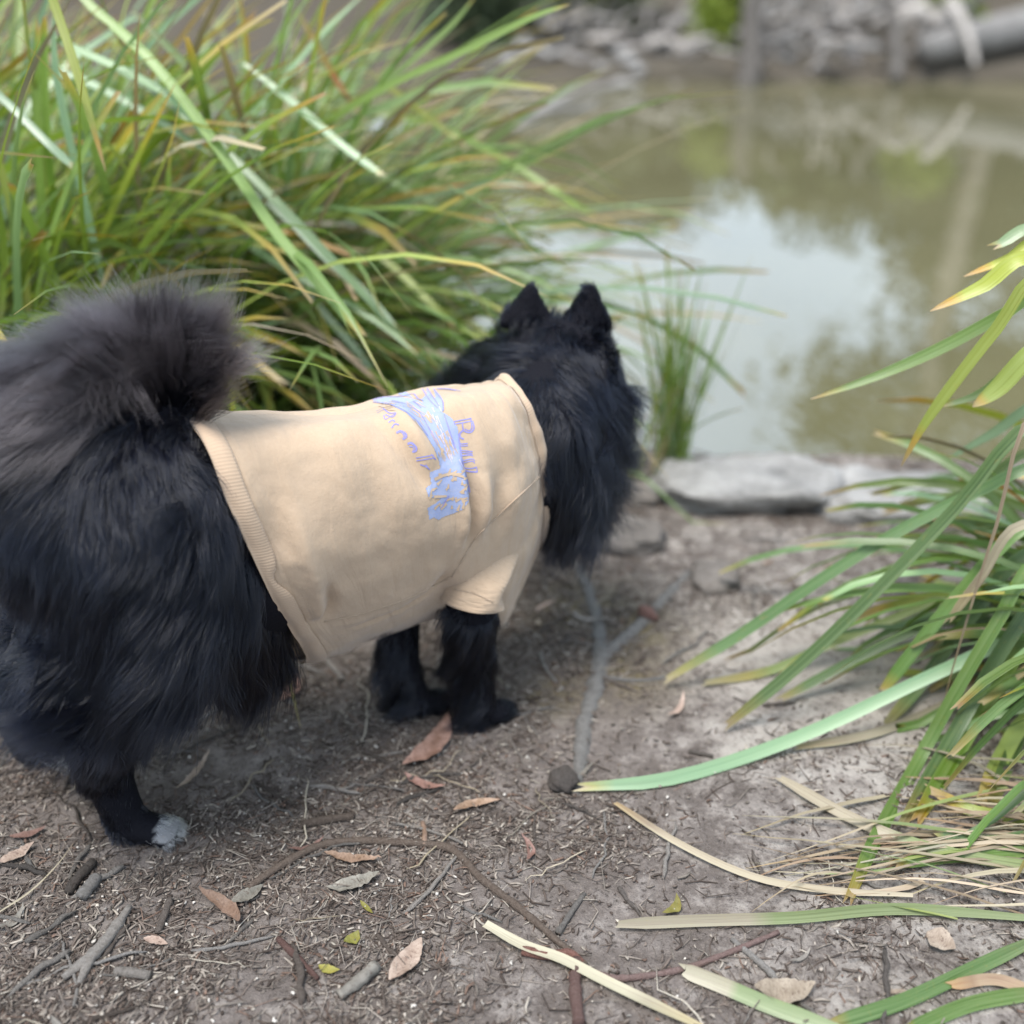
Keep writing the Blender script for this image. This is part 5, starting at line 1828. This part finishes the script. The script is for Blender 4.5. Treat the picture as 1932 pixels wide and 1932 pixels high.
RP, RN = sample(240000)
camd = unit(CAM - RP)
facing = np.sum(RN * camd, -1)
LAB = label_of(RP)
keep = (facing > -.45) | (HR_.random(len(RP)) < .35)
cov = np.zeros(len(RP), bool)
tors = np.isin(LAB, [TORSO, RUMP, NECK, RUFF, FLEG])
cov[tors] = covered(RP[tors], RN[tors])
keep &= ~cov
keep &= LAB != TORSO
keep &= ~((LAB == FLEG) & (RP[:, 2] > .205))
RP, RN, LAB = RP[keep], RN[keep], LAB[keep]
n = len(RP)
L = np.full(n, .02); lift = np.full(n, .5); grav = np.full(n, .25)
comb = np.tile(-UP, (n, 1)).astype(float)
BACK = -FWD


def setp(lab, length, jitter, lft, g, direction):
    m = LAB == lab
    L[m] = length * (1 + jitter * HR_.standard_normal(m.sum())); lift[m] = lft; grav[m] = g
    comb[m] = direction(RP[m]) if callable(direction) else direction
    return m


along = (RP - WITHERS) @ FWD
m = setp(RUMP, .064, .28, .48, .35, lambda P: unit(-UP * .75 + BACK * .55 + .10 * RGT))
hgt = RP[:, 2]
L[m] *= .75 + .45 * sm(.36, .20, hgt[m])
comb[m] = unit(comb[m] + np.outer(sm(.26, .16, hgt[m]), -UP * 1.0))
m = setp(HLEG, .030, .2, .30, .3, unit(-UP * .95 + BACK * .3))
L[m] = np.where(hgt[m] > .12, .045, np.where(hgt[m] > .075, .024, .013)) * (1 + .15 * HR_.standard_normal(m.sum()))
m = setp(WPAW, .012, .2, .35, .15, lambda P: unit(np.array([.85, 0, -.5]) + 0 * P))
m = setp(PAW, .017, .3, .45, .2, lambda P: unit(np.array([.7, .45, -.5]) + 0 * P))
m = setp(FLEG, .027, .3, .42, .3, unit(-UP * .9 + BACK * .45))
back = np.sum(RN * (BACK * .9 + RGT * .3), -1)
L[m] *= .8 + .9 * np.clip(back[m], 0, 1)
m = setp(NECK, .052, .28, .42, .22, lambda P: unit(BACK * .30 - UP * .25 - RGT * .55))
offn = (RP - WITHERS) @ RGT
nr = m & (offn > -.02)
comb[nr] = unit(-UP * .85 + FWD * .30 + RGT * .12); L[nr] *= .8
m = setp(RUFF, .062, .42, .44, .36, lambda P: unit(-UP * .95 + unit(P - skull) * .25 + FWD * .14))
m = setp(HEAD, .028, .2, .35, .15, lambda P: unit(-HF * .6 - HU * .35 + (P - skull) * 6))
# cheeks carry longer hair
side = np.abs((RP - skull) @ HR); low = -(RP - skull) @ HU
ch = (LAB == HEAD) & (low > -.010)
L[ch] = .024 + .028 * sm(-.01, .03, low[ch]); comb[ch] = unit(-UP * .9 + np.sign((RP[ch] - skull) @ HR)[:, None] * HR * .5 - HF * .1)
m = setp(EAR, .0125, .25, .42, 0, lambda P: unit(UP * .9 - HF * .1))
low_e = (LAB == EAR) & ((RP - skull) @ HU < .056)
L[low_e] = .024; comb[low_e] = unit(UP * .3 - HF * .5 + np.sign((RP[low_e] - skull) @ HR)[:, None] * HR * .7)
m = setp(MUZZLE, .010, .2, .3, .1, unit(-HF * .8 - UP * .2))
# tail plume: hair sweeps away from the fold of the tail
TC = dogp(315, 800, .0)
m = setp(TAIL, .072, .32, .36, .05, lambda P: unit(unit(P - TC) * .75 + UP * .18 + BACK * .65 * sm(dogp(330, 700, 0) @ FWD, dogp(60, 700, 0) @ FWD, P @ FWD)[:, None]))
tl = m.copy()
base_t = tl & (RP[:, 2] < dogp(175, 860, 0)[2])
L[base_t] *= .65
# swirl and waves shared by neighbours
sw = field(RP, 24, 5) * .36 + field(RP, 75, 6) * .24
K = 9


def strands(P, N, L, comb, lift, grav, sw, seed, clump_n=20, clump=.60, frizz=.06, big=260):
    rg = np.random.default_rng(seed)
    n = len(P)
    c = comb + sw
    c = unit(c - N * np.sum(c * N, -1, keepdims=True) * .85)
    d = unit(N * lift[:, None] + c * (1 - lift[:, None]) + rg.standard_normal((n, 3)) * .07)
    pts = [P - N * .002]
    fl = rg.standard_normal((n, 3)) * frizz
    for k in range(1, K):
        t = k / (K - 1)
        d = unit(d + c * .20 + (-UP) * (grav[:, None]) * .32 + fl * math.sin(t * 5) + .10 * np.sin(7 * t + sw[:, :1] * 9) * np.roll(c, 1, 1))
        pts.append(pts[-1] + d * (L / (K - 1))[:, None])
    Q = np.stack(pts, 1)
    g = np.arange(0, n, clump_n)
    kd = kdtree.KDTree(len(g))
    for j, i in enumerate(g): kd.insert(Vector(P[i]), j)
    kd.balance()
    near = np.array([g[kd.find(Vector(p))[1]] for p in P])
    t = np.linspace(0, 1, K)[None, :, None]
    amt = clump * (.4 + .6 * rg.random((n, 1, 1))) * t ** 1.1
    tgt = Q[near] + (Q[:, :1] - Q[near][:, :1]) * .25
    Q = Q * (1 - amt) + tgt * amt
    if big:
        g = np.arange(0, n, big)
        kd = kdtree.KDTree(len(g))
        for j, i in enumerate(g): kd.insert(Vector(P[i]), j)
        kd.balance()
        near = np.array([g[kd.find(Vector(p))[1]] for p in P])
        amt = .5 * (.3 + .7 * rg.random((n, 1, 1))) * t ** 1.4
        tgt = Q[near] + (Q[:, :1] - Q[near][:, :1]) * .35
        Q = Q * (1 - amt) + tgt * amt
    return Q


def hair_object(name, Q, r0, mat, label=None, tipk=.15):
    n = len(Q)
    hc = bpy.data.hair_curves.new(name)
    hc.add_curves([K] * n)
    hc.points.foreach_set('position', (Q - dog_base).astype(np.float32).ravel())
    rad = hc.attributes.get('radius') or hc.attributes.new('radius', 'FLOAT', 'POINT')
    prof = np.concatenate([np.linspace(1, .9, K - 4), np.linspace(.8, tipk, 4)])
    rr = (np.asarray(r0).reshape(-1, 1) * np.ones((n, 1)) * prof[None]).astype(np.float32)
    rad.data.foreach_set('value', rr.ravel())
    hc.materials.append(mat)
    o = bpy.data.objects.new(name, hc)
    COL.objects.link(o); o.parent = dog
    if label: o['label'] = label
    return o


M['fur'] = m_hair('black_fur', (0.0022, 0.003, 0.0065), .22, .30)
M['fur_tail'] = m_hair('sky_lit_tail_fur', (0.010, 0.010, 0.014), .32, .5, (0.065, 0.056, 0.060))  # grey tips put the skylight showing through the plume into its colour
M['fur_white'] = m_hair('white_toe_fur', (0.80, 0.80, 0.81), .35, .5)
# white toes on the hind paws
wm = np.zeros(n, bool)
for p0 in (rp, lp):
    rel = RP - p0
    wm |= (LAB == WPAW) & (rel[:, 0] > .024 + .008 * HR_.standard_normal(n)) & (np.linalg.norm(rel, axis=1) < .08) & (rel[:, 2] > .006)
short = np.isin(LAB, [PAW, WPAW, EAR, MUZZLE])
L = np.maximum(L, .004)
guard = HR_.random(n) < .05
L[guard] *= 1.3
rad = np.where(short, .00018, .00021)
Q = strands(RP, RN, L, comb, lift, grav, sw, 3)
coat = ~tl & ~wm
hair_object('coat', Q[coat], rad[coat], M['fur'], 'long glossy black coat')
pP, pN = sample(6000, np.isin(label_of(bv[tri].mean(1)), [WPAW]).astype(float) + 1e-9)
pk = np.zeros(len(pP), bool)
for p0 in (rp, lp):
    rel = pP - p0
    pk |= (rel[:, 0] > .020 + .004 * field(pP, 160, 8)[:, 0] + .010 * HR_.standard_normal(len(pP))) & (np.linalg.norm(rel, axis=1) < .08) & (rel[:, 2] > .009)
pP, pN = pP[pk], pN[pk]
o1 = np.ones(len(pP))
QW = strands(pP, pN, .013 * (1 + .2 * HR_.standard_normal(len(pP))), np.tile(unit(np.array([.85, 0, -.5])), (len(pP), 1)), .25 * o1, .1 * o1, field(pP, 70, 6) * .1, 12, 10, .4)
hair_object('toe_fur', np.vstack([Q[wm], QW]), .00024, M['fur_white'], 'white fur on the hind toes')
# the tail gets extra strands
tP, tN = sample(36000, np.isin(label_of(bv[tri].mean(1)), [TAIL]).astype(float) + 1e-9)
tL = .070 * (1 + .32 * HR_.standard_normal(len(tP)))
tL = np.maximum(tL, .015)
tc_ = unit(unit(tP - TC) * .75 + UP * .18 + BACK * .65 * sm(dogp(330, 700, 0) @ FWD, dogp(60, 700, 0) @ FWD, tP @ FWD)[:, None])
tsw = field(tP, 22, 5) * .24 + field(tP, 70, 6) * .14
QT = strands(tP, tN, tL, tc_, np.full(len(tP), .36), np.full(len(tP), .05), tsw, 8, 18, .66, .05, 200)
hair_object('tail_plume', np.vstack([Q[tl], QT]), .00022, M['fur_tail'], 'black plume of the curled tail, tips greyed for skylight', .1)
print('strands', coat.sum(), wm.sum(), tl.sum() + len(QT))
